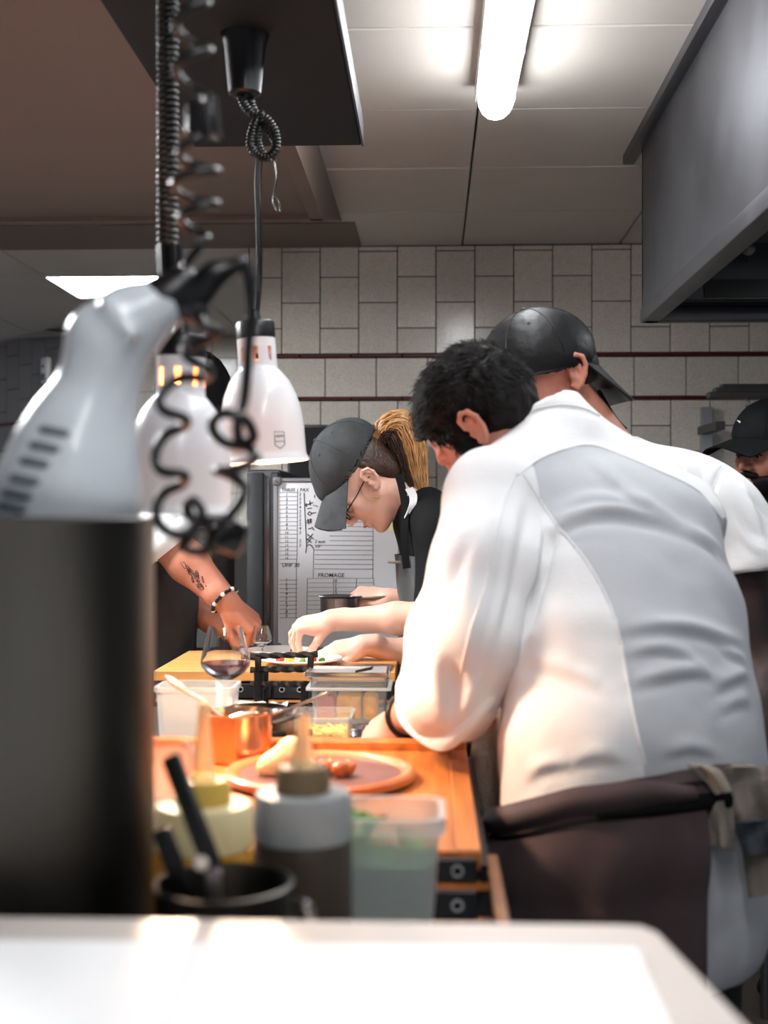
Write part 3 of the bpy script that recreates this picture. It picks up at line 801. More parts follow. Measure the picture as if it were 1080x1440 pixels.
# ------------------------------------------------------------------ tall steel pot with the hand blender
pc = at(46, 740, 1.06); PR = .1035
pot = MB(); top = CAMZ - .006
pot.lathe([(0, WELL), (PR, WELL), (PR, top - .004), (PR + .002, top), (PR - .001, top + .002), (PR - .004, top - .002), (PR - .004, WELL + .01), (0, WELL + .01)], (pc.x, pc.y, 0), 64)
pot.solo('tall_pot', M['pot'], 'tall dark steel pot holding the hand blender', 'pot')
YB = 1.06
def bp(x, y, Y=YB): return at(x, y, Y)
u = YB / FPX
bl = thing('hand_blender', (pc.x, pc.y, WELL + .012), 'pale grey hand blender with vents leaning in the tall steel pot', 'hand blender')
body = [cone(bp(88, 760), bp(98, 690), 96 * u, 100 * u, .012), cone(bp(98, 690), bp(108, 632), 100 * u, 84 * u, .012), cone(bp(108, 632), bp(116, 602), 84 * u, 71 * u, .012), cone(bp(116, 602), bp(136, 552), 62 * u, 51 * u, .010),
        cone(bp(136, 552), bp(153, 485), 50 * u, 52 * u, .02), cone(bp(153, 485), bp(186, 450), 52 * u, 46 * u, .02), cone(bp(186, 450), bp(232, 426), 47 * u, 36 * u, .015),
        cone(bp(62, 800), bp(80, 760), 70 * u, 90 * u, .02), ell(bp(132, 468), (24 * u, 28 * u, 22 * u), None, .02),
        cone(bp(150, 425, YB - .03), bp(185, 470, YB - .035), 9 * u, 9 * u, .01)]
_, bP, bF = blob('motor_body', body, .0035, M['mixer'], bl, 2)
bbv = bvh_of(bP, bF)
MB().tube([V(pc.x, pc.y, WELL + .03), bp(62, 800)], [.016, .02], 16).build('shaft', M['steel'], bl)
MB().lathe([(0, 0), (.035, 0), (.04, .012), (.03, .035), (.014, .045), (0, .045)], (pc.x, pc.y, WELL + .014), 24).build('blade_guard', M['steel'], bl)
for i, (x, y) in enumerate(((78, 606), (64, 628), (50, 650), (36, 674), (26, 694), (18, 712))):
    q = []
    for k in range(7):
        d = (bp(x - 24 + 7.5 * k, y - 4 + 1.5 * k) - V(0, 0, CAMZ)).normalized(); hit = bbv.ray_cast(V(0, 0, CAMZ), d)
        if hit[0] is not None: q.append(hit[0] + hit[1] * -.001)
    if len(q) > 2: MB().tube(q, [.0015] + [.0042] * (len(q) - 2) + [.0015], 8).build('vent', M['mixer_dark'], bl)
blob('end_cap', [cone(bp(232, 420), bp(258, 398), 36 * u, 24 * u, .006), cone(bp(246, 420), bp(278, 438), 26 * u, 18 * u, .01)], .0025, M['rubber'], bl, 2)
blob('handle', [cone(bp(262, 415), bp(300, 388), 21 * u, 17 * u, .01), cone(bp(300, 388), bp(340, 370), 17 * u, 11 * u, .01), cone(bp(275, 428), bp(290, 410), 17 * u, 14 * u, .01)], .002, M['rubber'], bl, 2)
MB().tube([bp(347, 374), bp(352, 392), bp(353, 440)], [.006, .0065, .004], 12).build('cable_sleeve', M['rubber'], bl)
# tight spiral cable from the board down to the blender
sc_ = thing('spiral_power_cable', L2 + V(0, 0, .262), 'tightly wound black spiral cable from which the glowing heat lamp hangs', 'cable')
xx = bp(237, 0).x
helix([V(at(236, 352, 1.68).x, 1.68, BZ), V(at(236, 352, 1.68).x, 1.68, at(238, 352, 1.68).z)], .0122, .0030, 54, 7, 14).build('spiral', M['rubber'], sc_, 60)
sr = MB()
for k in range(6):
    a = 2 * PI * k / 6; sr.tube([at(238, 345, 1.68) + V(.012 * math.cos(a), .012 * math.sin(a), 0), at(241, 402, 1.68) + V(.013 * math.cos(a), .013 * math.sin(a), 0)], .006, 6)
sr.tube([at(238, 345, 1.68), at(241, 402, 1.68), L2 + V(0, 0, .258)], [.012, .012, .007], 10)
sr.build('strain_relief', M['rubber'], sc_)
# big loose loops of the blender's coiled flex
cf = thing('coiled_blender_flex', bp(290, 760), 'loose black coiled flex hanging in big loops from the blender handle', 'cord')
w = 4.6e-3
lpts = [(278, 440, 0), (292, 462, -.008), (310, 470, .0), (285, 480, .012), (262, 490, .01), (272, 508, -.008), (298, 522, -.01), (292, 532, .006), (252, 532, .014), (229, 556, .004), (238, 580, -.012),
        (266, 590, -.012), (262, 600, .006), (232, 612, .014), (222, 640, .002), (236, 664, -.012), (265, 668, -.01), (258, 680, .01), (230, 694, .012), (224, 720, 0), (238, 742, -.012), (262, 752, -.01), (274, 738, .008),
        (262, 716, .014), (276, 704, .0), (292, 722, -.014), (276, 752, -.012), (262, 770, .0), (288, 775, .014), (306, 756, .006), (296, 738, -.012), (312, 732, -.014), (330, 748, 0), (314, 770, .012), (296, 764, .006),
        (318, 742, -.01), (340, 740, -.004), (338, 764, .012), (318, 768, .008), (322, 735, -.006), (344, 705, -.01), (346, 682, 0), (322, 668, .012), (306, 662, .004), (330, 664, -.014), (362, 648, -.006), (350, 630, .012),
        (315, 622, .012), (302, 602, .0), (318, 585, -.012), (350, 592, -.01), (358, 616, .006), (338, 622, .012), (336, 596, .004), (344, 560, 0), (349, 500, 0), (353, 440, 0)]
pts = [bp(x, y) + V(0, d - .012 if 0 < i < len(lpts) - 3 else -.002, 0) for i, (x, y, d) in enumerate(lpts)]
mb = MB(); mb.tube(vsp(pts, 5), w, 9); mb.build('flex', M['rubber'], cf, 60)
mb = MB(); kc = bp(320, 752) 
mb.box(bp(322, 752, YB - .004), (.03, .016, .03), rotm(ry=.4), bevel=.005); mb.build('inline_switch', M['rubber'], cf)

# ------------------------------------------------------------------ things on the front bench
def squeeze(px, Y, r, ycol, label, sauce, capm, nozm, collarm, hn=.06, fill=.0):
    c = at(px, 1000, Y); zc = at(px, ycol, Y).z                    # zc: top of the body
    t = thing('squeeze_bottle', (c.x, Y, WELL), label, 'bottle', 'squeeze bottles on the front bench')
    MB().lathe([(0, WELL), (r * .94, WELL), (r, WELL + .006), (r, zc - .045), (r * .99, zc - .042), (0, zc - .042)], (c.x, Y, 0), 44).build('sauce_body', sauce, t)
    MB().lathe([(0, zc - .0415), (r * 1.0, zc - .0415), (r * 1.02, zc - .036), (r * 1.0, zc - .008), (r * .94, zc - .001), (r * .6, zc), (0, zc)], (c.x, Y, 0), 44).build('collar', collarm, t)
    MB().lathe([(0, zc), (r * .56, zc), (r * .56, zc + .014), (r * .48, zc + .022), (0, zc + .023)], (c.x, Y, 0), 36).build('cap', capm, t)
    MB().lathe([(0, zc + .022), (.013, zc + .022), (.010, zc + .03), (.0045, zc + .022 + hn), (0, zc + .022 + hn)], (c.x, Y, 0), 20).build('nozzle', nozm, t)
M['sauce_brown'] = mat('brown_sauce', rgb(70, 60, 50), .4, var=.06, vscale=10, coat=.3)
M['sauce_yellow'] = mat('yellow_oil', rgb(190, 138, 34), .25, coat=.4)
M['cap_brown'] = mat('bottle_cap_brown', rgb(112, 94, 66), .4)
M['cap_yellow'] = mat('bottle_cap_yellow', rgb(196, 164, 74), .4, coat=.2)
M['noz'] = mat('nozzle_yellowish', rgb(244, 232, 190), .3, trans=.7, ior=1.15)
M['collar_y'] = mat('yellowish_plastic', rgb(224, 216, 170), .35, trans=.2)
M['collar_w'] = mat('greyish_plastic', rgb(164, 170, 170), .3, trans=.2)
squeeze(426, 1.12, .0445, 1112, 'squeeze bottle of dark brown sauce with grey collar', M['sauce_brown'], M['cap_brown'], M['noz'], M['collar_w'], .046)
squeeze(286, 1.20, .0480, 1128, 'squeeze bottle of golden oil with pale yellow collar', M['sauce_yellow'], M['cap_yellow'], M['noz'], M['collar_y'], .075)
# clear carafe
c = at(229, 1000, 1.29); t = thing('glass_carafe', (c.x, 1.29, WELL), 'clear carafe with pinkish orange dressing beside the tall pot', 'carafe')
M['dressing'] = mat('orange_dressing', rgb(238, 158, 110), .3, coat=.3)
MB().lathe([(0, WELL), (.036, WELL), (.04, WELL + .01), (.04, WELL + .16), (.034, WELL + .2), (.03, WELL + .21), (.028, WELL + .208), (.032, WELL + .195), (.0375, WELL + .16), (.0375, WELL + .012), (0, WELL + .008)], (c.x, 1.29, 0), 36).build('vessel', M['cplastic'], t)
MB().lathe([(0, WELL + .009), (.0365, WELL + .013), (.0365, WELL + .145), (0, WELL + .145)], (c.x, 1.29, 0), 30).build('dressing', M['dressing'], t)
# steel mug with tongs
c = at(315, 1240, 1.0); zr_ = c.z; r = .0545
t = thing('steel_mug', (c.x, 1.0, WELL), 'dark steel mug with handle standing before the squeeze bottles', 'mug')
MB().lathe([(0, WELL), (r, WELL), (r + .001, zr_ - .004), (r + .0025, zr_), (r - .001, zr_ + .001), (r - .003, zr_ - .006), (r - .003, WELL + .006), (0, WELL + .004)], (c.x, 1.0, 0), 48).build('body', M['pot'], t)
hh = MB(); hh.tube(vsp([V(c.x + r, 1.0, zr_ - .02), V(c.x + r + .014, .995, zr_ - .018), V(c.x + r + .016, .99, zr_ - .05), V(c.x + r, 1.0, zr_ - .07)], 6), .0045, 8); hh.build('handle', M['chrome'], t)
tg = thing('kitchen_tongs', (c.x - .01, 1.0, WELL + .01), 'black handled tongs standing in the steel mug', 'tongs')
for (a, b, y0) in (((239, 1062), (300, 1222), .985), ((226, 1165), (262, 1262), 1.01)):
    A0, B0 = at(a[0], a[1], 1.02), at(b[0], b[1], y0)
    MB().bar(A0, B0, .017, .009, up=(0, 1, 0), bevel=.004).build('arm', M['black'], tg)
B1 = at(300, 1222, .985); MB().bar(B1, B1 + V(.004, .01, -.11), .012, .006, up=(0, 1, 0), bevel=.002).build('tip', M['steel'], tg)
MB().lathe([(0, -.003), (.006, -.003), (.006, .003), (0, .003)], at(284, 1212, .978), 14, rotm(rx=PI / 2)).build('rivet', M['chrome'], tg)
# herb tub
def tub(name, cx, cy, z0, z1, wx, wy, taper, rimw, m, label, cat, group=None, wall=.002, rim_h=.008):
    t = thing(name, (cx, cy, z0), label, cat, group)
    def ring(w, d, z, rr=.016, n=6):
        out = []
        for (sx, sy, a0) in ((1, 1, 0), (-1, 1, PI / 2), (-1, -1, PI), (1, -1, 1.5 * PI)):
            for k in range(n):
                a = a0 + PI / 2 * k / (n - 1)
                out.append(V(cx + sx * (w - rr) + rr * math.cos(a), cy + sy * (d - rr) + rr * math.sin(a), z))
        return out
    b = 1 - taper
    seq = [ring(wx * b, wy * b, z0), ring(wx * (b + (1 - b) * .7), wy * (b + (1 - b) * .7), z0 + (z1 - z0) * .68), ring(wx, wy, z1 - rim_h), ring(wx + rimw, wy + rimw, z1 - rim_h), ring(wx + rimw, wy + rimw, z1), ring(wx - wall, wy - wall, z1),
           ring(wx * (b + (1 - b) * .7) - wall, wy * (b + (1 - b) * .7) - wall, z0 + (z1 - z0) * .68), ring(wx * b - wall, wy * b - wall, z0 + wall)]
    n = len(seq[0]); mb = MB(); vs = [p for r_ in seq for p in r_]
    fs = [(i * n + k, i * n + (k + 1) % n, (i + 1) * n + (k + 1) % n, (i + 1) * n + k) for i in range(len(seq) - 1) for k in range(n)]
    fs += [tuple(range(n - 1, -1, -1)), tuple((len(seq) - 1) * n + k for k in range(n))]
    mb.add(vs, fs); mb.build('tub', m, t, 30)
    def fill(h0, h1, m2, nm, lab=None):
        f0, f1 = [wx * (b + (1 - b) * h) - wall - .0012 for h in (h0, h1)]; g0, g1 = [wy * (b + (1 - b) * h) - wall - .0012 for h in (h0, h1)]
        za, zb = z0 + (z1 - z0) * h0 + wall, z0 + (z1 - z0) * h1
        ra, rb = ring(f0, g0, za), ring(f1, g1, zb); q = MB(); q.add(ra + rb, [tuple(range(n - 1, -1, -1)), tuple(range(n, 2 * n))] + [(k, (k + 1) % n, n + (k + 1) % n, n + k) for k in range(n)])
        o = q.build(nm, m2, t, 40)
        if lab: o['label'] = lab
        return o
    return t, fill
M['herb_mass'] = mat('chopped_herb', rgb(78, 124, 80), .7, var=.25, vscale=90, bump=.3, bscale=120)
M['leaf'] = mat('herb_leaf', rgb(78, 146, 36), .5, var=.2, vscale=60)
c = at(548, 1142, 1.19); t, fill = tub('herb_tub', c.x, 1.19, WELL, c.z + .004, .048, .045, .22, .0055, M['mplastic'], 'translucent plastic tub of chopped green herbs beside the brown sauce bottle', 'tub', rim_h=.014)
fill(.01, .72, M['herb_mass'], 'herb_fill')
lf = MB()
for i in range(150):
    p = V(c.x + random.uniform(-.04, .038), 1.19 + random.uniform(-.034, .034), c.z - .036 + random.uniform(0, .014) + (.016 if False else 0))
    if i < 60: p = V(c.x - .026 + random.gauss(0, .008), 1.185 + random.gauss(0, .012), c.z - .022 + random.uniform(0, .02))
    R = rotm(random.uniform(-.9, .9), random.uniform(-.9, .9), random.uniform(0, 6.3)); s = random.uniform(.004, .007)
    q = [V(-s, 0, 0), V(-.3 * s, s * .6, s * .2), V(s, 0, 0), V(-.3 * s, -s * .6, s * .2)]
    lf.add([p + R @ v for v in q] + [p + R @ (v + V(0, 0, -.0005)) for v in q], [(0, 3, 2, 1), (4, 5, 6, 7), (0, 1, 5, 4), (1, 2, 6, 5), (2, 3, 7, 6), (3, 0, 4, 7)])
tag(lf.build('herb_leaves', M['leaf'], t), kind='stuff')

# ------------------------------------------------------------------ on the oak pass table
c = at(450, 1083, 1.71); R0 = .132
TZ0 = TZ; t = thing('wooden_round_plate', (c.x, 1.71, TZ + .0008), 'round reddish wooden plate with raised rim on the oak pass table', 'plate')
MB().lathe([(0, TZ + .0008), (R0 - .012, TZ + .0008), (R0 - .012, TZ + .0108), (0, TZ + .0108)], (c.x, 1.71, 0), 72).build('base', M['plank'], t)
M['plank_rim'] = mat('plate_rim_wood', rgb(178, 104, 58), .4, var=.15, vscale=20, coat=.2)
MB().lathe([(R0 - .0125, TZ + .0008), (R0, TZ + .006), (R0, TZ + .014), (R0 - .005, TZ + .018), (R0 - .014, TZ + .016), (R0 - .019, TZ + .0112), (R0 - .0125, TZ + .0008)], (c.x, 1.71, 0), 72).build('rim', M['plank_rim'], t)
PZ = TZ + .011
M['bread'] = mat('toasted_bread', rgb(246, 214, 160), .6, var=.12, vscale=60, bump=.3, bscale=90)
M['meat'] = mat('glazed_morsel', rgb(186, 96, 46), .25, var=.4, vscale=70, coat=.5)
b0 = at(402, 1072, 1.70)
def food(name, prims, res, m, label, cat, group=None):
    P, F = sdf_mesh(prims, res); P = relax(P, F, 2); me = np_mesh(name, P, F); o = link_mesh(name, me, m, None, 180); return tag(recenter(o), label, cat, group)
food('bread_piece', [ell((b0.x - .012, 1.69, PZ + .018), (.030, .015, .018), rotm(ry=-.5), .01), ell((b0.x + .010, 1.69, PZ + .032), (.020, .013, .022), rotm(ry=-.6), .01), ell((b0.x, 1.7, PZ + .012), (.03, .018, .0115), None, .01)], .0025, M['bread'], 'pale torn piece of bread on the round wooden plate', 'bread')
for i, (x, y, s, rz) in enumerate(((437, 1077, .013, .3), (452, 1074, .012, 1.1), (464, 1078, .012, .2), (478, 1076, .013, .8), (489, 1077, .012, 2.0))):
    p = at(x, y, 1.68 + .01 * (i % 3)); r_ = s
    food('glazed_morsel', [ell((p.x, p.y, PZ + r_ * .85), (r_, r_ * .8, r_ * .85), rotm(rz=rz), .004), ell((p.x + .004, p.y, PZ + r_ * 1.2), (r_ * .6, r_ * .5, r_ * .5), None, .006)], .0018, M['meat'], 'glazed golden brown morsel beside the bread on the wooden plate', 'food', 'glazed morsels on the wooden plate')
# copper pan
CZ = TZ + .0008; c = at(335, 1035, 1.85); r = .0505; z1 = at(335, 1008, 1.80).z
t = thing('copper_pan', (c.x, 1.85, CZ), 'small shiny copper pan with spoons in it', 'pan')
MB().lathe([(0, CZ), (r - .003, CZ), (r, CZ + .004), (r, z1 - .002), (r + .0015, z1), (r - .001, z1 + .0005), (r - .002, z1 - .002), (r - .002, CZ + .005), (0, CZ + .003)], (c.x, 1.85, 0), 56).build('body', M['copper'], t)
hb_ = MB(); hb_.bar(V(c.x + r - .001, 1.86, z1 - .02), V(c.x + r + .034, 1.9, z1 - .014), .014, .004, bevel=.001); hb_.build('handle', M['iron'], t)
MB().lathe([(0, CZ + .004), (r - .003, CZ + .004), (r - .003, z1 - .02), (0, z1 - .02)], (c.x, 1.85, 0), 40).build('sauce', M['sauce_brown'], t)
def spoon(a, b, m, label, bowl=.013, g=None):
    a, b = Vector(a), Vector(b); t = thing('spoon', b, label, 'spoon', g); mid = a.lerp(b, .5) + V(0, 0, .004)
    mb = MB(); mb.tube(vsp([a, a.lerp(b, .08), mid, b], 5), [.0012, .0045, .005] + [.003] * 13 if False else .0032, 8)
    mb.build('handle', m, t)
    d = (a - b).normalized(); R = frame_to(d)
    bw = MB(); bw.lathe([(0, -.02), (bowl * .5, -.016), (bowl, 0), (bowl * .8, .016), (bowl * .3, .026), (0, .028)], a + d * .012, 18, R, 1.0, .45)
    bw.build('bowl', m, t)
M['spoonw'] = mat('pale_spoon', rgb(214, 200, 190), .3, .6)
spoon(at(262, 972, 1.83), at(312, 1009, 1.84), M['spoonw'], 'pale long spoon leaning on the left rim of the copper pan')
spoon(at(372, 1002, 1.90), at(318, 1012, 1.85), M['chrome'], 'steel spoon resting across the copper pan', .011)

# ------------------------------------------------------------------ in the well between the tables
c = at(412, 1010, 2.08); zt_ = at(412, 1002, 2.04).z; r = .048
t = thing('steel_saucepan', (c.x - .062, 2.09, WELL), 'dark steel saucepan with upright bracket behind the copper pan', 'saucepan')
MB().lathe([(0, WELL), (r, WELL), (r, zt_), (r + .003, zt_ + .001), (r - .002, zt_ + .001), (r - .002, WELL + .005), (0, WELL + .004)], (c.x - .062, 2.09, 0), 44).build('body', M['pot'], t)
a = at(386, 1006, 2.03); b = at(462, 974, 2.0)
MB().bar(a, b, .012, .005, bevel=.002).build('handle', M['steel'], t)
MB().bar(at(408, 1003, 2.03), at(409, 1050, 2.03), .013, .008, up=(0, 1, 0), bevel=.002).build('bracket', M['steel'], t)
MB().bar(at(380, 1034, 2.04), at(440, 1030, 2.04), .006, .012, bevel=.002).build('bracket', M['iron'], t)
M['cheese'] = mat('grated_cheese', rgb(244, 206, 118), .6, var=.2, vscale=80, bump=.4, bscale=90)
c = at(452, 1006, 2.12)
t, fill = tub('cheese_tub', c.x, 2.15, WELL, c.z, .050, .06, .12, .004, M['cplastic'], 'clear plastic tub of grated cheese behind the oak table', 'tub')
fill(.02, .62, M['cheese'], 'cheese_fill')
gr = MB()
for i in range(240):
    p = V(c.x + random.uniform(-.042, .042), 2.15 + random.uniform(-.05, .05), WELL + (c.z - WELL) * .63 + random.uniform(0, .012))
    a = random.uniform(0, 6.3); d = V(math.cos(a), math.sin(a), random.uniform(-.3, .3)) * random.uniform(.006, .011)
    gr.bar(p - d, p + d, .0024, .0016)
tag(gr.build('cheese_shreds', M['cheese'], t), kind='stuff')
c = at(490, 953, 2.5)
t, fill = tub('food_tub', c.x, 2.56, WELL, c.z, .078, .06, .1, .003, M['cplastic'], 'clear plastic tub of red and yellow pieces under a steel tray', 'tub', rim_h=.004)
M['ham'] = mat('pink_meat', rgb(186, 92, 92), .4, var=.15, vscale=40)
M['fruit'] = mat('yellow_pieces', rgb(226, 160, 60), .45, var=.25, vscale=50)
for (x0, x1, mm, nm) in ((-.066, -.028, 'ham', 'pink_piece'), (-.026, .026, 'fruit', 'yellow_piece'), (.028, .058, 'fruit', 'yellow_piece')):
    MB().box((c.x + (x0 + x1) / 2, 2.54, WELL + .055), (x1 - x0, .07, .05), bevel=.008).build(nm, M[mm], t)
fl_ = MB(); fz = at(490, 969, 2.5).z
fl_.box((c.x, 2.50 - .005, fz), (.168, .008, .006), bevel=.002); fl_.box((c.x - .082, 2.56, fz), (.008, .126, .006)); fl_.box((c.x + .082, 2.56, fz), (.008, .126, .006)); fl_.build('flange', M['mplastic'], t)
tz = c.z
t = thing('steel_tray', (c.x - .01, 2.56, tz), 'shallow steel tray on top of the tub of red and yellow pieces', 'tray')
MB().box((c.x - .006, 2.56, tz + .0025), (.158, .115, .004), bevel=.001, seg=1).build('base', M['alu'], t)
rr = MB()
for sy in (-1, 1): rr.box((c.x - .006, 2.56 + sy * .058, tz + .006), (.166, .004, .008), bevel=.001, seg=1)
for sx in (-1, 1): rr.box((c.x - .006 + sx * .081, 2.56, tz + .006), (.004, .118, .008), bevel=.001, seg=1)
rr.build('rim', M['chrome'], t)
tw_ = thing('plating_tweezers', (c.x + .03, 2.53, tz + .006), 'dark steel plating tweezers resting on the steel tray', 'tweezers')
for s in (0, 1): MB().tube([V(c.x + .012, 2.53 + s * .008, tz + .008), V(c.x + .045, 2.53 + s * .004, tz + .014 + s * .002), V(c.x + .047, 2.53, tz + .018)], .002, 6).build('arm', M['black'], tw_)
c = at(272, 967, 2.1)
t, fill = tub('white_tub', c.x, 2.145, WELL, c.z, .066, .048, .12, .003, M['mplastic'], 'milky white plastic tub before the wine glass', 'tub')
MB().box((at(276, 1030, 2.02).x, 2.03, WELL + .0155), (.13, .08, .03), bevel=.006).solo('steel_tin', M['alu'], 'flat pale metal tin beside the copper pan', 'tin')
# crumpled paper
c = at(362, 990, 2.22); gx = np.linspace(-.05, .05, 12); gy = np.linspace(-.05, .05, 12)
pz = at(362, 993, 2.22).z
rows = [[V(c.x + x, 2.22 + y * .8, pz + .006 * math.sin(40 * x + 3) * math.cos(33 * y) + random.uniform(-.003, .003) + (.014 if i == 0 else 0)) for y in gy] for i, x in enumerate(gx)]
sh = MB(); sh.slab(rows, .0008); sh.solo('parchment_paper', M['paper'], 'crumpled white parchment paper behind the copper pan', 'paper', sharp=25)
MB().box((c.x + .008, 2.21, (WELL + pz - .012) / 2), (.06, .07, pz - .012 - WELL), bevel=.006).solo('steel_box', M['steel'], 'steel box under the crumpled parchment paper', 'box')
c2 = at(322, 985, 2.18)
sh = MB(); rows = [[c2 + V(-.022 + .05 * j / 5, .015 * math.sin(j), .034 * (1 - j / 5) * (1 - i / 5) - .03 * i / 5 - .004 * j) for j in range(6)] for i in range(6)]
sh.slab(rows, .0008); sh.solo('folded_paper', M['paper'], 'folded white paper corner leaning on the milky tub', 'paper', sharp=25)
for i, (x, y, Y, r_) in enumerate(((524, 1026, 2.22, .036), (516, 1015, 2.34, .034))):
    c = at(x, y, Y)
    b_ = MB(); b_.lathe([(0, WELL), (r_ * .6, WELL), (r_ * .9, WELL + .02), (r_, WELL + .045), (r_ + .003, WELL + .046), (r_ - .002, WELL + .044), (r_ * .86, WELL + .022), (0, WELL + .006)], (c.x, Y, 0), 32)
    b_.solo('steel_bowl', M['chrome'], ('small steel bowl next to the hand of the cook in white', 'small steel bowl between the cheese tub and the tray tub')[i], 'bowl', 'small steel bowls in the well')
# wine glasses
def wineglass(px, ytop, Y, z0, R, hb_, label, wine=True):
    c = at(px, ytop, Y); zt = c.z; zb = zt - hb_
    t = thing('wine_glass', (c.x, Y, z0), label, 'glass', 'wine glasses')
    out = [(.036, z0), (.036, z0 + .001), (.012, z0 + .004), (.0045, z0 + .012), (.0035, zb - .02), (.005, zb - .004), (R * .5, zb + hb_ * .06), (R * .8, zb + hb_ * .16), (R * .97, zb + hb_ * .27), (R, zb + hb_ * .34), (R * .975, zb + hb_ * .42), (R * .68, zt)]
    inn = [(R * .68 - .0012, zt), (R * .975 - .0014, zb + hb_ * .42), (R - .0014, zb + hb_ * .34), (R * .97 - .0014, zb + hb_ * .275), (R * .8 - .0012, zb + hb_ * .17), (R * .5 - .001, zb + hb_ * .075), (0, zb + .004)]
    MB().lathe([(0, z0)] + out + inn, (c.x, Y, 0), 48).build('glass', M['glass'], t, 60)
    if wine:
        MB().lathe([(0, zb + .0048), (R * .5 - .0018, zb + hb_ * .08), (R * .8 - .002, zb + hb_ * .175), (R * .97 - .0024, zb + hb_ * .28), (R - .0026, zb + hb_ * .33), (0, zb + hb_ * .33)], (c.x, Y, 0), 40).build('wine', M['wine'], t, 30)
wineglass(317, 881, 2.27, WELL, .0455, .098, 'stemmed glass with some red wine before the honey oak table')
wineglass(368, 880, 3.12, TZ, .026, .05, 'small empty stemmed glass near the whiteboard edge', False)
# twisted iron rack
t = thing('iron_rack', at(400, 1000, 2.62), 'black twisted wrought iron rack standing behind the wine glass', 'rack')
t.location.z = WELL
def twist(a, b, s=.007, n=26, turns=5):
    a, b = Vector(a), Vector(b); z = (b - a).normalized(); R = frame_to(z); mb = MB(); vs = []; 
    for i in range(n + 1):
        for k in range(4):
            an = PI / 2 * k + 2 * PI * turns * i / n / 4; vs.append(a.lerp(b, i / n) + R @ V(s * math.cos(an), s * math.sin(an), 0))
    fs = [(i * 4 + k, i * 4 + (k + 1) % 4, (i + 1) * 4 + (k + 1) % 4, (i + 1) * 4 + k) for i in range(n) for k in range(4)] + [(3, 2, 1, 0), tuple(n * 4 + k for k in range(4))]
    return mb.add(vs, fs)
YR = 2.62
twist(at(352, 923, YR), at(447, 920, YR)).build('top_bar', M['iron'], t)
twist(at(352, 942, YR), at(442, 941, YR)).build('middle_bar', M['iron'], t)
twist(at(352, 962, YR), at(432, 962, YR)).build('lower_bar', M['iron'], t)
for (x, y0, y1) in ((363, 923, 945), (437, 921, 941)):
    mb = MB(); mb.bar(at(x, y0, YR), at(x, y1, YR), .013, .013, bevel=.003); mb.build('upright', M['iron'], t)
p = at(363, 945, YR)
for (dx, dy) in ((0, 0), (.0, .1)): MB().tube([V(p.x + dx, YR + dy, p.z), V(p.x + dx, YR + dy, WELL)], .009, 8).build('leg', M['iron'], t)
MB().bar(V(p.x, YR, p.z - .04), V(p.x, YR + .1, p.z - .04), .012, .012).build('cross_bar', M['iron'], t)
p2 = at(428, 962, YR); MB().tube([p2, V(p2.x, YR, WELL)], .008, 8).build('leg', M['iron'], t)

# plates on the plating table
def plate(px, Y, R, z, label, garnish):
    x = xat(px, Y); mb = MB()
    mb.lathe([(0, z), (R * .55, z), (R * .7, z + .006), (R, z + .014), (R * .99, z + .017), (R * .68, z + .0095), (R * .55, z + .006), (0, z + .006)], (x, Y, 0), 56)
    mb.solo('dinner_plate', M['porcelain'], label, 'plate', 'white plates on the plating table')
    for (dx, dy, s, mm, lab) in garnish:
        food('garnish', [ell((x + dx, Y + dy, z + .006 + s * .6), (s, s * .8, s * .6), rotm(rz=dx * 50), .003), ell((x + dx + s * .4, Y + dy, z + .006 + s * .9), (s * .5, s * .4, s * .4), None, .004)], .0018, M[mm], lab, 'food', 'garnishes on the white plates')
M['tomato'] = mat('tomato_piece', rgb(208, 56, 32), .3, coat=.4)
M['lemon'] = mat('yellow_piece', rgb(236, 176, 40), .35, coat=.2)
plate(424, 3.01, .100, TZ + .0008, 'white dinner plate with tomato and herb garnish behind the iron rack',
      [(-.05, -.02, .012, 'tomato', 'red tomato piece on the plate behind the iron rack'), (-.025, -.03, .013, 'lemon', 'yellow garnish piece on the plate behind the iron rack'), (.005, -.03, .008, 'leaf', 'green herb tuft on the plate behind the iron rack'),
       (.03, -.025, .011, 'tomato', 'red tomato piece on the plate behind the iron rack'), (.05, -.01, .009, 'leaf', 'green herb tuft on the plate behind the iron rack')])
plate(392, 3.195, .082, TZ + .0008, 'white dinner plate nearest the whiteboard on the plating table', [(.04, -.01, .012, 'tomato', 'red tomato piece on the plate nearest the whiteboard')])
# dark spatula tip sticking out past the table edge
mb = MB(); q = at(640, 1070, 1.99)
mb.prism([(-.09, -.006), (.02, -.012), (.045, -.009), (.052, 0), (.045, .009), (.02, .012), (-.09, .006)], .004, (q.x, 1.985, TZ + .0145 - .012))
mb.solo('black_spatula', M['pot'], 'dark steel spatula blade sticking out past the oak table corner', 'spatula')
# ------------------------------------------------------------------ whiteboard with handwriting
YW = 3.78
wx0, wx1 = xat(388, YW), xat(563, YW); wz1, wz0 = at(400, 675, YW).z, at(400, 912, YW).z
wb = thing('whiteboard', ((wx0 + wx1) / 2, YW, wz0), 'framed whiteboard with handwritten table list and FROMAGE list', 'whiteboard')
MB().box(((wx0 + wx1) / 2, YW + .006, (wz0 + wz1) / 2), (wx1 - wx0 - .01, .01, wz1 - wz0 - .01)).build('panel', M['board_white'], wb)
for x in (wx0, wx1): MB().box((x, YW + .004, (wz0 + wz1) / 2), (.014, .02, wz1 - wz0), bevel=.003, seg=1).build('frame_rail', M['alu'], wb)
for z in (wz0, wz1): MB().box(((wx0 + wx1) / 2, YW + .004, z), (wx1 - wx0, .02, .012), bevel=.003, seg=1).build('frame_rail', M['alu'], wb)
M['corner'] = mat('grey_corner', rgb(110, 112, 114), .5)
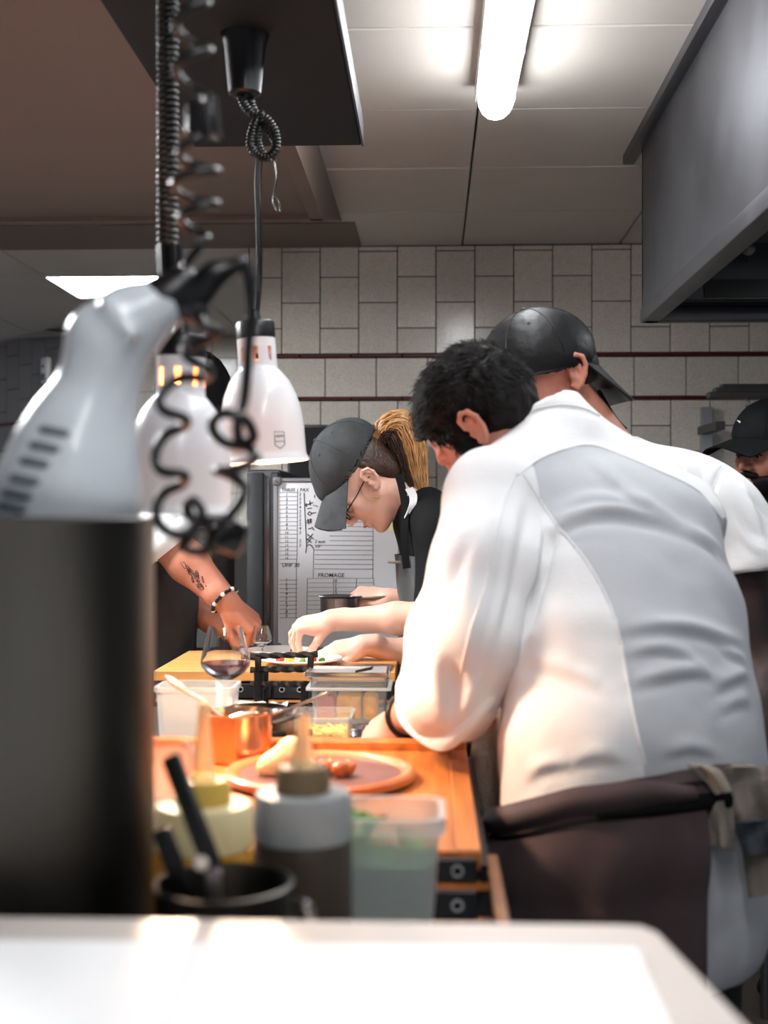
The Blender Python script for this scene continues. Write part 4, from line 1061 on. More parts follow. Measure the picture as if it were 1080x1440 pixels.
for x in (wx0, wx1):
    for z in (wz0, wz1):
        o = MB().box((x + (.004 if x == wx0 else -.004), YW - .001, z - (.004 if z == wz1 else -.004)), (.026, .024, .026), bevel=.006).build('corner_cap', M['corner'], wb)
        MB().lathe([(0, 0), (.004, 0), (.004, .002), (0, .003)], (x + (.004 if x == wx0 else -.004), YW - .0125, z - (.004 if z == wz1 else -.004)), 12, rotm(rx=PI / 2)).build('screw', M['chrome'], o)
YI = YW + .0005
def wp(x, y): p = at(x, y, YI); return p
def zx(x, y): return (380 + x / 5.143, 660 + y / 5.143)          # from the enlarged view of the board
def ink_line(mb, pts, w=.0011):
    for a, b in zip(pts, pts[1:]): mb.bar(wp(*zx(*a)), wp(*zx(*b)), .0006, w, up=(0, 1, 0)) if False else mb.tube([wp(*zx(*a)), wp(*zx(*b))], w * .5, 5)
rl = MB()
for i in range(31):
    y = 168 + i * 30.2
    if y > 1080: break
    if 690 < y < 780: continue
    ink_line(rl, [(66, y), (196, y - 1)], .0013)
for i in range(11):
    y = 380 + i * 34; ink_line(rl, [(320 + (110 if y < 520 else 0), y), (746, y + 2)], .0013)
for i in range(9): ink_line(rl, [(268, 790 + i * 32), (748, 788 + i * 32)], .0010)
for (x, ya, yb) in ((198, 140, 640), (190, 640, 1078), (314, 570, 785), (745, 380, 790), (268, 790, 1065), (625, 790, 860), (748, 790, 1200)): ink_line(rl, [(x, ya), (x - 4, yb)], .0016)
rl.build('ruled_lines', M['ink'], wb, None)
sg = MB()
def stroke(*p, w=.0028): ink_line(sg, list(p), w)
stroke((245, 170), (250, 300), (258, 460), (262, 560), (256, 605))
stroke((252, 262), (310, 240)); stroke((285, 225), (290, 262)); stroke((258, 245), (262, 272))
stroke((268, 285), (300, 280)); stroke((312, 258), (318, 262))
stroke((270, 322), (285, 305), (300, 318), (288, 335), (270, 322)); stroke((300, 318), (330, 312))
stroke((262, 372), (302, 362)); stroke((262, 385), (302, 378)); stroke((272, 358), (280, 398)); stroke((290, 355), (296, 394))
stroke((275, 432), (300, 425)); stroke((300, 415), (318, 440))
stroke((268, 470), (315, 505)); stroke((310, 466), (272, 508)); stroke((264, 505), (300, 530)); stroke((298, 500), (268, 535))
stroke((262, 560), (275, 545), (295, 548), (312, 572)); stroke((320, 185), (322, 205)); stroke((325, 262), (345, 270))
sg.build('scrawl', M['ink'], wb, None)
def text_mesh(s, size):
    cu = bpy.data.curves.new('txt', 'FONT'); cu.body = s; cu.size = size; cu.extrude = .0002; cu.align_x = 'LEFT'; cu.resolution_u = 2; cu.offset = size * .014
    o = bpy.data.objects.new('txt', cu); COL.objects.link(o)
    bpy.context.view_layer.update()
    me = bpy.data.meshes.new_from_object(o.evaluated_get(bpy.context.evaluated_depsgraph_get())); bpy.data.objects.remove(o); return me
def write(s, x, y, h, parent=wb, slant=.12, dz=0.0, rot=0.0, m='ink', name='handwriting'):
    me = text_mesh(s, h * 1.55 / 5.143 / FPX * YW); p = wp(*zx(x, y))
    sh_ = Matrix(((1, slant, 0, 0), (0, 1, 0, 0), (0, 0, 1, 0), (0, 0, 0, 1)))
    me.transform(Matrix.Translation(p - wloc(parent)) @ Matrix.Rotation(PI / 2, 4, 'X') @ Matrix.Rotation(rot, 4, 'Z') @ sh_)
    o = bpy.data.objects.new(name, me); COL.objects.link(o); me.materials.append(M[m]); o.parent = parent; return o
write('TABLES', 82, 158, 19); write('PAX', 214, 160, 22)
for i, s in enumerate(['1', '2', '3', '4', '5', '6', '7', '8', '9', '10', '11', '12', '13', '14', '15', '16']): write(s, 104 + (8 if len(s) == 1 else 0), 194 + i * 30.4, 17)
for i, s in enumerate(['2', '2', '3', '4', '2', '2', '2', '2', '4', '2', '', '2', '2']): write(s, 208, 192 + i * 30.6, 20)
write('UHF 30', 84, 706, 26); write('2 aust', 322, 532, 20); write('VIP', 322, 568, 20, slant=.2)
write('FROMAGE', 344, 780, 27)
for i, s in enumerate(['10', '11', '12', '13']): write(s, 448, 818 + i * 31, 22)
for i in range(9): write(str(i + 1), 108, 812 + i * 32.6, 22)
M['note'] = mat('yellow_note', rgb(240, 240, 178), .7)
a = wp(547, 728); MB().box((a.x + .016, YW - .0005, a.z - .02), (.034, .0015, .042)).solo('sticky_note', M['note'], 'pale yellow sticky note on the right of the whiteboard', 'note')
MB().box(((wx0 + wx1) / 2, YW + .12, wz0 / 2 - .004), (wx1 - wx0 + .02, .22, wz0 - .012)).solo('steel_cupboard', M['steel'], 'low steel cupboard carrying the whiteboard', 'cupboard')
q_ = at(470, 898, 3.5); MB().box((q_.x, 3.52, .45), (.12, .12, .9)).solo('steel_post_box', M['steel'], 'narrow steel box standing behind the plating hands', 'box') if False else None

# ------------------------------------------------------------------ cold cabinet behind, dark screen, steel cupboards
YK = 4.15
xa, xb = xat(346, YK), xat(392, YK); zt_ = at(360, 660, YK).z
t = thing('fridge', ((xa + xb) / 2, YK + .3, 0), 'tall dark steel fridge beside the whiteboard', 'fridge')
MB().box(((xa + xb) / 2, YK + .3, zt_ / 2), (xb - xa, .55, zt_), bevel=.004, seg=1).build('body', M['steel'], t)
xm = xat(371, YK)
MB().box(((xa + xm) / 2, YK + .012, zt_ / 2 + .03), (xm - xa - .004, .03, zt_ - .08), bevel=.006).build('door', M['hood_dark'], t)
MB().box(((xat(375, YK) + xat(379, YK)) / 2, YK + .008, zt_ / 2), (.008, .02, zt_ - .06)).build('hinge_strip', M['chrome'], t)
MB().box(((xat(381, YK) + xb) / 2, YK + .01, zt_ / 2), (xb - xat(381, YK), .03, zt_ - .02), bevel=.004, seg=1).build('side_post', M['hood'], t)
YS = 4.6
x0, x1 = xat(404, YS), xat(600, YS); z1, z0 = at(450, 597, YS).z, at(450, 705, YS).z
t = thing('wall_screen', ((x0 + x1) / 2, YS, z0), 'black screen on the tiled wall above the whiteboard', 'screen')
MB().box(((x0 + x1) / 2, YS + .03, (z0 + z1) / 2), (x1 - x0, .05, z1 - z0), bevel=.004).build('housing', M['black'], t)
MB().box(((x0 + x1) / 2, YS + .004, (z0 + z1) / 2), (x1 - x0 - .02, .004, z1 - z0 - .02)).build('glass', M['rubber'], t)
MB().box(((x0 + x1) / 2, YS + .15, (z0 + z1) / 2), (.15, .2, .1)).build('mount', M['iron'], t)
YC = 4.5
M['cup_dark'] = mat('dark_steel_front', rgb(92, 90, 88), .45, .6, var=.08, vscale=5)
t = thing('steel_cabinets', (-1.25, YC + .25, 0), 'dark steel cabinet with wide drawer fronts behind the tattooed forearm', 'cabinet')
MB().box((-1.32, YC + .26, .62), (1.05, .48, 1.24)).build('body', M['grout'], t)
for j in range(6):
    for i in range(3): MB().box((-1.67 + i * .35, YC + .01, .1 + .2 * j), (.342, .02, .192), bevel=.003, seg=1).build('drawer', M['cup_dark'], t)

# wall shelf with bars and hook on the right
YH = 4.45
t = thing('wall_shelf', (at(1040, 560, YH).x, YH, at(1040, 610, YH).z), 'dark metal bar shelf on a bracket by the right of the back wall', 'shelf')
for i, (x, y) in enumerate(((1013, 545), (1004, 550), (995, 556))):
    a = at(x, y, YH + .07 * (2 - i) - .07); MB().box((a.x + .45, a.y, a.z), (.9, .05, .022), bevel=.003, seg=1).build('shelf_bar', M['cup_dark'], t)
a = at(1013, 575, YH + .1)
MB().box((a.x, (YH + WB) / 2 + .05, a.z - .06), (.035, WB - YH - .1, .03)).build('bracket_arm', M['cup_dark'], t)
MB().box((a.x + .01, WB - .03, a.z - .14), (.04, .03, .34)).build('post', M['alu'], t)
a = at(1050, 548, YH - .02); b = at(1050, 572, YH - .02)
mb = MB(); mb.tube(vsp([a, b + V(0, 0, .01), b + V(.012, 0, 0), b + V(.16, 0, 0)], 5), .0045, 8); mb.build('hook_rail', M['chrome'], t)
# yellow cloth seen between the two cooks
YY = 3.2
a = at(1040, 880, YY); rows = [[V(a.x + .005 + .013 * math.sin(j * .9) + .02 * i / 3, YY + .01 * i, a.z - .26 * j / 12 + .02) for j in range(13)] for i in range(6)]
t = thing('hanging_cloth', (a.x + .02, YY, a.z - .24), 'yellow cloth hanging on a steel rail behind the cooks', 'cloth')
mb = MB(); mb.slab([[p + V(.01 * math.sin(k), 0, 0) for p in r_] for k, r_ in enumerate(rows)], .006)
M['yellow'] = mat('yellow_cloth', rgb(226, 178, 40), .8, var=.25, vscale=20, bump=.2, bscale=80); mb.build('cloth', M['yellow'], t)
MB().tube([V(a.x - .1, YY + .03, a.z + .025), V(a.x + .08, YY + .03, a.z + .025)], .008, 10).build('rail', M['steel'], t)
for dx in (-.09, .07): MB().tube([V(a.x + dx, YY + .03, 0), V(a.x + dx, YY + .03, a.z + .025)], .01, 10).build('rail_leg', M['steel'], t)

# motion detector on the slanted wall
pd = at(80, 521, 7.15)
sdist = (V(pd.x, pd.y, 0) - V(PA.x, PA.y, 0)).dot(dw); f_ = PA + dw * sdist; pd = V(f_.x, f_.y, at(80, 540, f_.y).z) - nw * .02
t = thing('motion_detector', pd, 'small white motion detector on the grey tiled slanted wall', 'detector')
hgt = .155; Rw = rotm(rz=angw)
MB().box(pd + V(0, 0, hgt / 2), (.075, .04, hgt), Rw, bevel=.017, seg=4).build('housing', M['white_metal'], t, 60)
MB().lathe([(0, 0), (.009, 0), (.008, .004), (0, .005)], pd - nw * .019 + V(0, 0, hgt * .64), 14, Rw @ rotm(rx=PI / 2)).build('lens', M['black'], t)
MB().box(pd - nw * .018 + V(0, 0, hgt * .24), (.045, .008, .042), Rw, bevel=.004).build('grille', M['corner'], t)
# ------------------------------------------------------------------ people: builders
class Fr:
    """local frame: x forward, y to the left, z up"""
    def __init__(s, o, fwd, up, k=1.0):
        f = Vector(fwd).normalized(); l = Vector(up).cross(f).normalized(); u = f.cross(l)
        s.o, s.f, s.l, s.u, s.k = Vector(o), f, l, u, k
        s.R = np.array([[f[i], l[i], u[i]] for i in range(3)])
    def __call__(s, x, y, z): return s.o + (s.f * x + s.l * y + s.u * z) * s.k
    def d(s, x, y, z): return s.f * x + s.l * y + s.u * z
    def cone(s, a, b, r1, r2, k=.012, op='u'): return cone(s(*a), s(*b), r1 * s.k, r2 * s.k, k, op)
    def ell(s, c, r, rot=None, k=.012, op='u'):
        R = s.R if rot is None else s.R @ np.array(rot)
        return ell(s(*c), [q * s.k for q in r], R, k, op)
def head_prims(h, neck_to=None, nr=.056, ears=(1, -1), female=False):
    p = [h.ell((-.014, 0, .045), (.096, .075, .082)), h.ell((.032, 0, -.022), (.058, .060, .088), None, .03)]
    jw = .046 if female else .051
    for s in (1, -1):
        p += [h.cone((.0, s * jw, -.045), (.058, s * .020, -.092), .022, .018, .02), h.ell((.060, s * .040, -.018), (.022, .020, .022), None, .02), h.cone((.088, s * .012, .026), (.074, s * .044, .026), .010, .009, .012)]
    p += [h.ell((.070, 0, -.096), (.018, .020, .016), None, .015), h.cone((.086, 0, .018), (.108, 0, -.022), .007, .0105, .008), h.ell((.096, .011, -.027), (.011, .008, .008), None, .006), h.ell((.096, -.011, -.027), (.011, .008, .008), None, .006)]
    p += [h.ell((.086, .032, .004), (.014, .016, .010), None, .010, 's'), h.ell((.086, -.032, .004), (.014, .016, .010), None, .010, 's')]
    for s in (1, -1): p.append(h.ell((.076, s * .031, .004), (.0125, .0125, .0125), None, .002))
    p += [h.cone((.086, .020, -.060), (.086, -.020, -.060), .0055, .0055, .006), h.cone((.090, .008, -.058), (.090, -.008, -.058), .006, .006, .005), h.cone((.086, .015, -.070), (.086, -.015, -.070), .0068, .0068, .006), h.cone((.096, .02, -.0645), (.096, -.02, -.0645), .002, .002, .003, 's')]
    for s in ears:
        e = lambda x, z, y=0: (x, s * (.076 + y), z)
        p.append(h.ell(e(-.014, .0, .003), (.015, .009, .027), rotm(ry=-.2), .006))
        rim_ = [e(.000, .012, .006), e(-.004, .026, .010), e(-.016, .032, .014), e(-.028, .024, .017), e(-.031, .008, .016), e(-.026, -.008, .012), e(-.016, -.022, .008), e(-.006, -.028, .005), e(.001, -.020, .003)]
        for a, b in zip(rim_, rim_[1:]): p.append(h.cone(a, b, .0044, .0044, .003))
        p.append(h.ell(e(-.011, .003, .012), (.010, .007, .014), rotm(ry=-.2), .004, 's'))
        p.append(h.cone(e(-.018, .008, .010), e(-.020, -.012, .009), .0028, .0028, .003)); p.append(h.cone(e(.0, -.002, .006), e(-.002, -.008, .008), .004, .004, .003))
    if neck_to is not None: p.append(cone(h(-.025, 0, -.035), neck_to, nr, nr * 1.1, .025))
    return p
def hair_prims(h, top=1.0, brow=.062, nape=-.035, side=True):
    lo = h.o - V(.4, .4, .4); hi = h.o + V(.4, .4, .4)
    p = [h.ell((-.016, 0, .047), (.105 * top, .083, .092 * top), None, .01), h.ell((-.05, 0, .01), (.062, .076, .07), None, .02)]
    p.append(half(h(.072, 0, brow), h.d(1, 0, -.55), lo, hi, .01))          # forehead
    p.append(half(h(-.0, 0, nape), h.d(.25, 0, -1), lo, hi, .012))          # nape
    for s in (1, -1):
        p.append(h.ell((.045, s * .085, -.02), (.052, .035, .045), None, .008, 's'))       # around the cheek
        p.append(h.ell((-.012, s * .088, -.012), (.026, .024, .038), None, .006, 's'))     # around the ear
        if side: p.append(h.ell((.024, s * .064, -.004), (.020, .010, .040), rotm(ry=-.15), .012))          # sideburn
    return p
def hand_prims(wrist, fwd, dorsal, thumb=1, curl=(.5, .6, .4), spread=.08, curls=None, tpose=None, k=1.0):
    """palm, four unequal fingers with three bends each, thumb from the side of the palm. thumb=+1: thumb on local +y"""
    h = Fr(wrist, fwd, dorsal, k); t = thumb; p = []
    kn = [(.086, .026, .003), (.091, .007, .006), (.086, -.013, .004), (.077, -.031, -.001)]
    ln = [(.041, .025, .020), (.045, .029, .021), (.042, .027, .020), (.033, .020, .017)]
    rr = [.0088, .0090, .0085, .0074]
    p.append(h.cone((-.03, 0, 0), (.012, 0, 0), .025, .024, .015))
    for i, (x, y, z) in enumerate(kn):
        y *= t; p.append(h.cone((.008, y * .55, -.002), (x, y, z - .004), .0165, .0118, .012))
        c = curls[i] if curls else curl; a = 0; sp = spread * (1.2 - .8 * i) * t; pos = Vector((x, y, z - .003)); r = rr[i]
        for j in range(3):
            a += c[j]; d = Vector((math.cos(a) * math.cos(sp), math.sin(sp) * math.cos(a * .3), -math.sin(a)))
            e = pos + d * ln[i][j]
            p.append(h.cone(tuple(pos), tuple(e), r, r * .92, .0035)); pos = e; r *= .92
    p.append(h.ell((.048, 0, -.007), (.042, .034, .012), None, .012)); p.append(h.ell((.034, t * .024, -.012), (.030, .015, .014), None, .012))
    tp = tpose or [(.022, .026, -.010), (.052, .048, -.018), (.082, .052, -.024), (.104, .046, -.030)]
    tr = [.0125, .0108, .0098, .0085]
    for j in range(3): p.append(h.cone((tp[j][0], t * tp[j][1], tp[j][2]), (tp[j + 1][0], t * tp[j + 1][1], tp[j + 1][2]), tr[j], tr[j + 1], .005))
    return p
def arm_prims(el, wr, r0=.043, rm=.041, r1=.0265):
    el, wr = Vector(el), Vector(wr); m = el.lerp(wr, .35)
    return [cone(el, m, r0, rm, .02), cone(m, wr, rm, r1, .02)]
def leg_prims(hip, foot, L=(1, 0, 0)):
    hip, foot = Vector(hip), Vector(foot); kn = hip.lerp(foot, .5)
    return [ecap(hip, kn, L, (.088, .09), (.062, .065), .03), ecap(kn, foot, L, (.06, .065), (.048, .05), .03)]
def shoe(foot, d, m, t):
    f = Vector((foot[0], foot[1], 0)); d = Vector(d).normalized()
    blob('shoe', [ell(f + d * .05 + V(0, 0, .035), (.13, .045, .03), np.array(frame_to((0, 0, 1), V(-d.y, d.x, 0))) if False else np.array([[d.x, -d.y, 0], [d.y, d.x, 0], [0, 0, 1]]), .02), cone(f + V(0, 0, .04), f + V(0, 0, .09), .045, .045, .03), half((0, 0, .004), (0, 0, -1), f - V(.4, .4, .4), f + V(.4, .4, .4), .004)], .008, m, t)
def strands(name, P, F, flow, n, ln, rad, m, parent, lift=.35, keep=None, seed=1):
    """short tapered hairs rooted on a surface, combed along flow(point, normal)"""
    rng = np.random.default_rng(seed); N = vnormals(P, F); mb = MB(); idx = rng.integers(0, len(P), n * 2); c = 0
    for i in idx:
        p = Vector(P[i]); nn = Vector(N[i])
        if keep is not None and not keep(p, nn): continue
        f = Vector(flow(p, nn)); f = f - nn * f.dot(nn)
        if f.length < 1e-4: continue
        f.normalize(); j = Vector(rng.normal(0, .28, 3)); L = ln * rng.uniform(.6, 1.3)
        d0 = (f + nn * lift + j).normalized(); d1 = (f + j * .6 + nn * lift * .2).normalized()
        a = p - nn * .001; b = a + d0 * L * .5; e = b + d1 * L * .5
        mb.tube([a, b, e], [rad, rad * .8, rad * .15], 3, cap=False); c += 1
        if c >= n: break
    o = mb.build(name, m, parent, 60); return tag(o, kind='stuff')
def cap_shape(t, h, m, back=False, brim_len=.075, brim_w=.078, drop=.18, size=1.0, cut=.022, name='cap', tilt=0.0, button=True, arch=.036, rise=.010):
    """six-panel cap: crown, brim, seams, button, eyelets"""
    lo = h.o - V(.4, .4, .4); hi = h.o + V(.4, .4, .4)
    cz = .052
    pr = [h.ell((-.012, 0, cz), (.110 * size, .090 * size, .092 * size), None, .01), h.cone((.07, 0, .055), (.085, 0, .05), .035, .03, .03), half(h(0, 0, cut), h.d(tilt, 0, -1), lo, hi, .003), h.ell((-.012, 0, cz - .02), (.103 * size, .083 * size, .09 * size), None, .002, 's')]
    crown, P, F = blob(name, pr, .0035, m, t, 2)
    bv = bvh_of(P, F); cc = h(-.012, 0, cz - .02)
    def onto(d, off=.0006):
        hit = bv.ray_cast(cc + d * .4, -d); return (hit[0] + d * off) if hit[0] is not None else None
    for k in range(6):
        a = PI / 6 + k * PI / 3; pts = []
        for i in range(12):
            e = PI / 2 * (1 - i / 12.5); q = onto(h.d(math.cos(a) * math.cos(e), math.sin(a) * math.cos(e), math.sin(e)).normalized())
            if q is not None: pts.append(q)
        if len(pts) > 3: MB().tube(pts, .0011, 5).build('seam', m, crown, 60)
        ey = onto(h.d(math.cos(a + PI / 6) * .62, math.sin(a + PI / 6) * .62, .78).normalized(), .0)
        if ey is not None: MB().tube(arc(ey, .0032, 0, 2 * PI * .92, 9, h.f, h.l), .0009, 5).build('eyelet', m, crown, 60)
    if button:
        q = onto(h.u, -.001); MB().lathe([(0, 0), (.007, 0), (.006, .004), (0, .006)], q, 12, Matrix(((h.f.x, h.l.x, h.u.x), (h.f.y, h.l.y, h.u.y), (h.f.z, h.l.z, h.u.z)))).build('button', m, crown)
    edge = []
    for k in range(48):
        a = 2 * PI * k / 48; d = h.d(math.cos(a), math.sin(a), 0).normalized(); c_ = h(-.012, 0, cut + .0045) + h.u * (tilt * .1 * math.cos(a) * h.k); hit = bv.ray_cast(c_ + d * .3, -d)
        if hit[0] is not None and (hit[0] - c_).length > .05: edge.append(hit[0])
    if len(edge) > 20: MB().tube(edge, .0026, 6, closed=True).build('hem', m, crown, 60)
    s = -1 if back else 1
    x0 = -.012 + s * (.1 if back else .120) * size
    rows = []
    for i in range(9):
        v = -1 + 2 * i / 8; row = []
        for j in range(7):
            r = j / 6; ex = brim_len * (1 - .42 * v ** 4) * r
            xr_ = -.012 + (x0 + .012) * math.sqrt(max(0, 1 - (v * .88) ** 2)); xt_ = x0 + s * brim_len * (1 - .42 * v ** 4)
            x = xr_ + (xt_ - xr_) * r; y = v * brim_w * (1 - .10 * r); z = cut + .004 + (0 if back else rise) * (1 - v * v) * (1 - .3 * r) - drop * brim_len * r - arch * v * v * r
            row.append(h(x, y, z))
        rows.append(row)
    if back: rows = rows[::-1]
    MB().slab(rows, .0035).build('brim', m, crown, 60)
    return crown, onto

# surface point under a place of the photograph (folds and seams are laid on the real surface)
CAMP = Vector((0, 0, CAMZ))
def pick(bv, x, y, off=0.0):
    d = (at(x, y, 2.0) - CAMP).normalized(); hit = bv.ray_cast(CAMP, d)
    return None if hit[0] is None else hit[0] + hit[1] * off
def picks(bv, lst, off=0.0, n=5):
    q = [pick(bv, x, y, off) for x, y in spline(lst, n)]; return [p for p in q if p is not None]
# ------------------------------------------------------------------ cook in the white jacket, bending over the pass
man = thing('person', (at(890, 1150, 1.82).x, 1.82, 0), 'person in white jacket and dark waist apron bending over the pass, dark hair', 'person')
hm = Fr(at(684, 603, 2.08), (-.56, .34, -.75), (-.70, .15, .68), .98)
nb_ = at(792, 640, 2.10)
SL = at(697, 702, 1.95); SR = at(948, 735, 2.13)
EL = at(640, 985, 1.83); WR = at(570, 1007, 2.03)
ER = at(770, 975, 2.12); WR2 = at(668, 1000, 2.14)
latM = V(.80, .60, 0)
head = head_prims(hm, nb_, .048, (1, -1))
armL = arm_prims(EL, WR, .045, .044, .029) + hand_prims(WR, at(516, 1042, 2.07) - WR, (-.35, -.55, .75), 1, (.75, .9, .5), .06)
armR = arm_prims(ER, WR2, .045, .044, .029) + hand_prims(WR2, at(618, 1046, 2.14) - WR2, (-.3, -.2, .9), -1, (.6, .7, .5), .06)
trunk = [cone(nb_, at(830, 720, 2.04), .045, .06), ecap(at(835, 730, 2.04), at(885, 850, 1.95), latM, (.10, .06), (.14, .09), .05), ecap(at(885, 850, 1.95), at(893, 1120, 1.82), latM, (.15, .1), (.15, .11), .05), cone(nb_ + V(0, 0, -.02), SL, .035, .05), cone(nb_ + V(0, 0, -.02), SR, .035, .05), cone(SL, EL, .05, .043), cone(SR, ER, .05, .043)]
blob('body', [head, armL, armR, trunk], [.0028, .0028, .0035, .009], M['skin'], man, 1)
hr, HP, HF = blob('hair', hair_prims(hm, 1.03, .066, -.075), .003, M['hair_dark'], man, 1, post=lambda P, F: P + vnormals(P, F) * (.004 * vnoise(P, 60)[:, None]))
strands('hair_strands', HP, HF, lambda p, n: hm.d(1, 0, .35) if (p - hm.o).dot(hm.u) > .06 else hm.d(-.35, 0, -1), 3800, .019, .0009, M['hair_dark'], hr, .45, keep=lambda p, n: (p - hm.o).dot(hm.u) > .0)
# stubble on the jaw
# jacket: trunk, wide sleeves, stand collar
tr = [ecap(at(908, 1300, 1.80), at(893, 1130, 1.80), latM, (.212, .150), (.203, .150), .03), ecap(at(893, 1130, 1.80), at(890, 1050, 1.81), latM, (.205, .152), (.203, .150), .03),
      ecap(at(890, 1050, 1.81), at(882, 950, 1.86), latM, (.203, .150), (.203, .142), .04), ecap(at(882, 950, 1.86), at(888, 850, 1.93), latM, (.203, .142), (.188, .125), .04),
      ecap(at(888, 850, 1.93), at(872, 760, 2.0), latM, (.188, .125), (.178, .112), .05), ecap(at(872, 760, 2.0), at(828, 690, 2.05), latM, (.178, .112), (.145, .09), .05)]
sh_ = [cone(at(788, 622, 2.07), SL, .062, .074, .05), cone(at(790, 622, 2.07), SR, .064, .074, .05)]
sl = [cone(SL.lerp(nb_, .42), SL, .058, .080, .02), cone(SL, at(687, 800, 1.85), .080, .085, .02), cone(at(687, 800, 1.85), at(656, 900, 1.79), .085, .084, .02), cone(at(656, 900, 1.79), at(634, 972, 1.79), .084, .070, .02), cone(at(634, 972, 1.79), at(628, 992, 1.81), .070, .062, .02)]
srr = [cone(SR, at(870, 900, 2.2), .074, .075, .04), cone(at(870, 900, 2.2), ER, .075, .058, .03)]
axn = V(-.45, .35, .82).normalized()
c0 = at(800, 634, 2.055); c1 = c0 + axn * .078
col_ = [cone(c0, c1 + axn * .03, .068, .0635, .012), cone(c0 + axn * .035, c1 + axn * .12, .053, .056, .003, 's'), half(c1, axn, c1 - V(.10, .10, .05), c1 + V(.10, .10, .12), .004)]
cufp = (at(600, 1006, 1.86) + V(0, 0, 0)); cufn = V(-.42, .42, -.80)
CUT = [half(at(626, 1030, 1.80), (-.18, .28, -.94), at(540, 1060, 1.7) - V(0, .1, .1), at(740, 940, 1.99) + V(0, .1, 0), .008)]
HEM = [half(at(1000, 1326, 1.66), (.10, 0, -1), at(700, 1500, 1.5) - V(0, 0, .3), at(1200, 1290, 2.1), .004)]
JP, JF = sdf_mesh(tr + HEM + sh_ + srr + col_, .0055); JP = relax(JP, JF, 2)
QP, QF = sdf_mesh(sl + CUT, .005); QP = relax(QP, QF, 2)
bj = bvh_of(np.concatenate([JP, QP]), np.concatenate([JF, QF + len(JP)]))
def fold(lst, w, h_): 
    q = picks(bj, lst); return (q, w, h_) if len(q) > 1 else None
FO = []
def ridge(lst, w=.010, hgt=.007, dy=9):
    FO.append(fold(lst, w * 1.5, hgt * .85)); FO.append(fold([(x, y + dy * 1.3) for x, y in lst], w * .95, -hgt * .7))
FO.append(fold([(736, 596), (752, 580), (789, 573), (820, 578), (845, 590)], .006, -.005))
ridge([(780, 742), (812, 722), (862, 712), (920, 722), (965, 742)], .012, .012, 13)                # fold from the armpit over the back
ridge([(789, 712), (830, 698), (880, 700), (930, 716)], .009, .006, 9)
ridge([(1005, 700), (1018, 745), (1026, 790)], .010, .007, 6)
ridge([(960, 742), (1000, 762), (1024, 792)], .010, .008, 10)
ridge([(826, 640), (880, 690), (930, 712)], .012, .006, 10)
ridge([(873, 886), (930, 879), (981, 884), (1015, 895), (1044, 900)], .009, .011, 9)
ridge([(880, 919), (924, 911), (955, 916), (980, 932)], .008, .009, 8)
ridge([(886, 960), (935, 949), (976, 943), (1004, 950)], .009, .011, 9)
ridge([(1000, 970), (1030, 955), (1052, 944)], .010, .010, 9)
ridge([(1010, 905), (1030, 918), (1050, 930)], .008, .008, 8)
ridge([(1008, 1000), (1035, 985), (1056, 985)], .009, .006, 9)
ridge([(930, 1062), (970, 1052), (1010, 1062)], .008, .007, 7)
ridge([(800, 1075), (840, 1062), (880, 1070)], .009, .006, 8)
ridge([(740, 1100), (765, 1078), (805, 1072)], .009, .008, 9)
ridge([(745, 925), (800, 945), (850, 970)], .010, .006, 9)
ridge([(720, 940), (740, 905), (748, 880)], .009, .008, 6)
FO.append(fold([(746, 700), (735, 760), (722, 830), (705, 900), (690, 950)], .010, -.009))         # long folds down the sleeve
FO.append(fold([(762, 720), (752, 790), (738, 850)], .009, .008))
FO.append(fold([(716, 700), (708, 770), (694, 850), (672, 930), (655, 985)], .008, -.006))
FO.append(fold([(690, 730), (665, 800), (650, 860)], .012, .005)); FO.append(fold([(660, 760), (632, 830), (605, 900)], .012, -.005))
FO.append(fold([(618, 905), (612, 950), (618, 1000)], .010, .006)); FO.append(fold([(640, 930), (640, 975), (634, 1015)], .010, -.010)); FO.append(fold([(668, 940), (662, 975), (650, 1005)], .010, .008))
FO.append(fold([(779, 735), (772, 775), (757, 830), (742, 885), (726, 925)], .007, -.016))          # sleeve against the trunk
FO = [f for f in FO if f]
JP = creases(JP, JF, FO); JP = relax(JP, JF, 1, .35); JP = JP + vnormals(JP, JF) * (.0028 * vnoise(JP, 13)[:, None] + .0012 * vnoise(JP, 31)[:, None])
QP = creases(QP, QF, FO); QP = relax(QP, QF, 1, .35); QP = QP + vnormals(QP, QF) * (.0022 * vnoise(QP, 16)[:, None])
bt_ = bvh_of(JP, JF); bj = bvh_of(np.concatenate([JP, QP]), np.concatenate([JF, QF + len(JP)]))
bl_ = [pick(bj, x, y) for x, y in spline([(736, 668), (779, 733), (825, 790), (858, 852), (873, 905), (888, 990), (907, 1080)], 6)]
bl_ = [p for p in bl_ if p is not None]
bz = np.array([p.z for p in bl_]); bx_ = np.array([p.x for p in bl_]); o_ = np.argsort(bz)
yk = [p for p in [pick(bj, x, y) for x, y in spline([(728, 668), (760, 645), (800, 630), (830, 626), (866, 637), (930, 664), (982, 691), (1015, 730)], 6)] if p is not None]
yx = np.array([p.x for p in yk]); yz = np.array([p.z for p in yk]); o2 = np.argsort(yx)
zlow = at(900, 1180, 1.7).z
def panel_mask(C):
    xs = np.interp(C[:, 2], bz[o_], bx_[o_]); zs = np.interp(C[:, 0], yx[o2], yz[o2])
    return ((C[:, 0] > xs) & (C[:, 2] < zs) & (C[:, 1] < 2.12)).astype(int)
me = np_mesh('jacket', JP, JF); me.polygons.foreach_set('material_index', panel_mask(JP[JF].mean(1)).astype(np.int32))
jk = link_mesh('jacket', me, [M['shirt'], M['shirt_panel']], man, 180)
jk['label'] = 'white jacket with grey mesh back panel'
slv = link_mesh('sleeve', np_mesh('sleeve', QP, QF), M['shirt'], jk, 180)
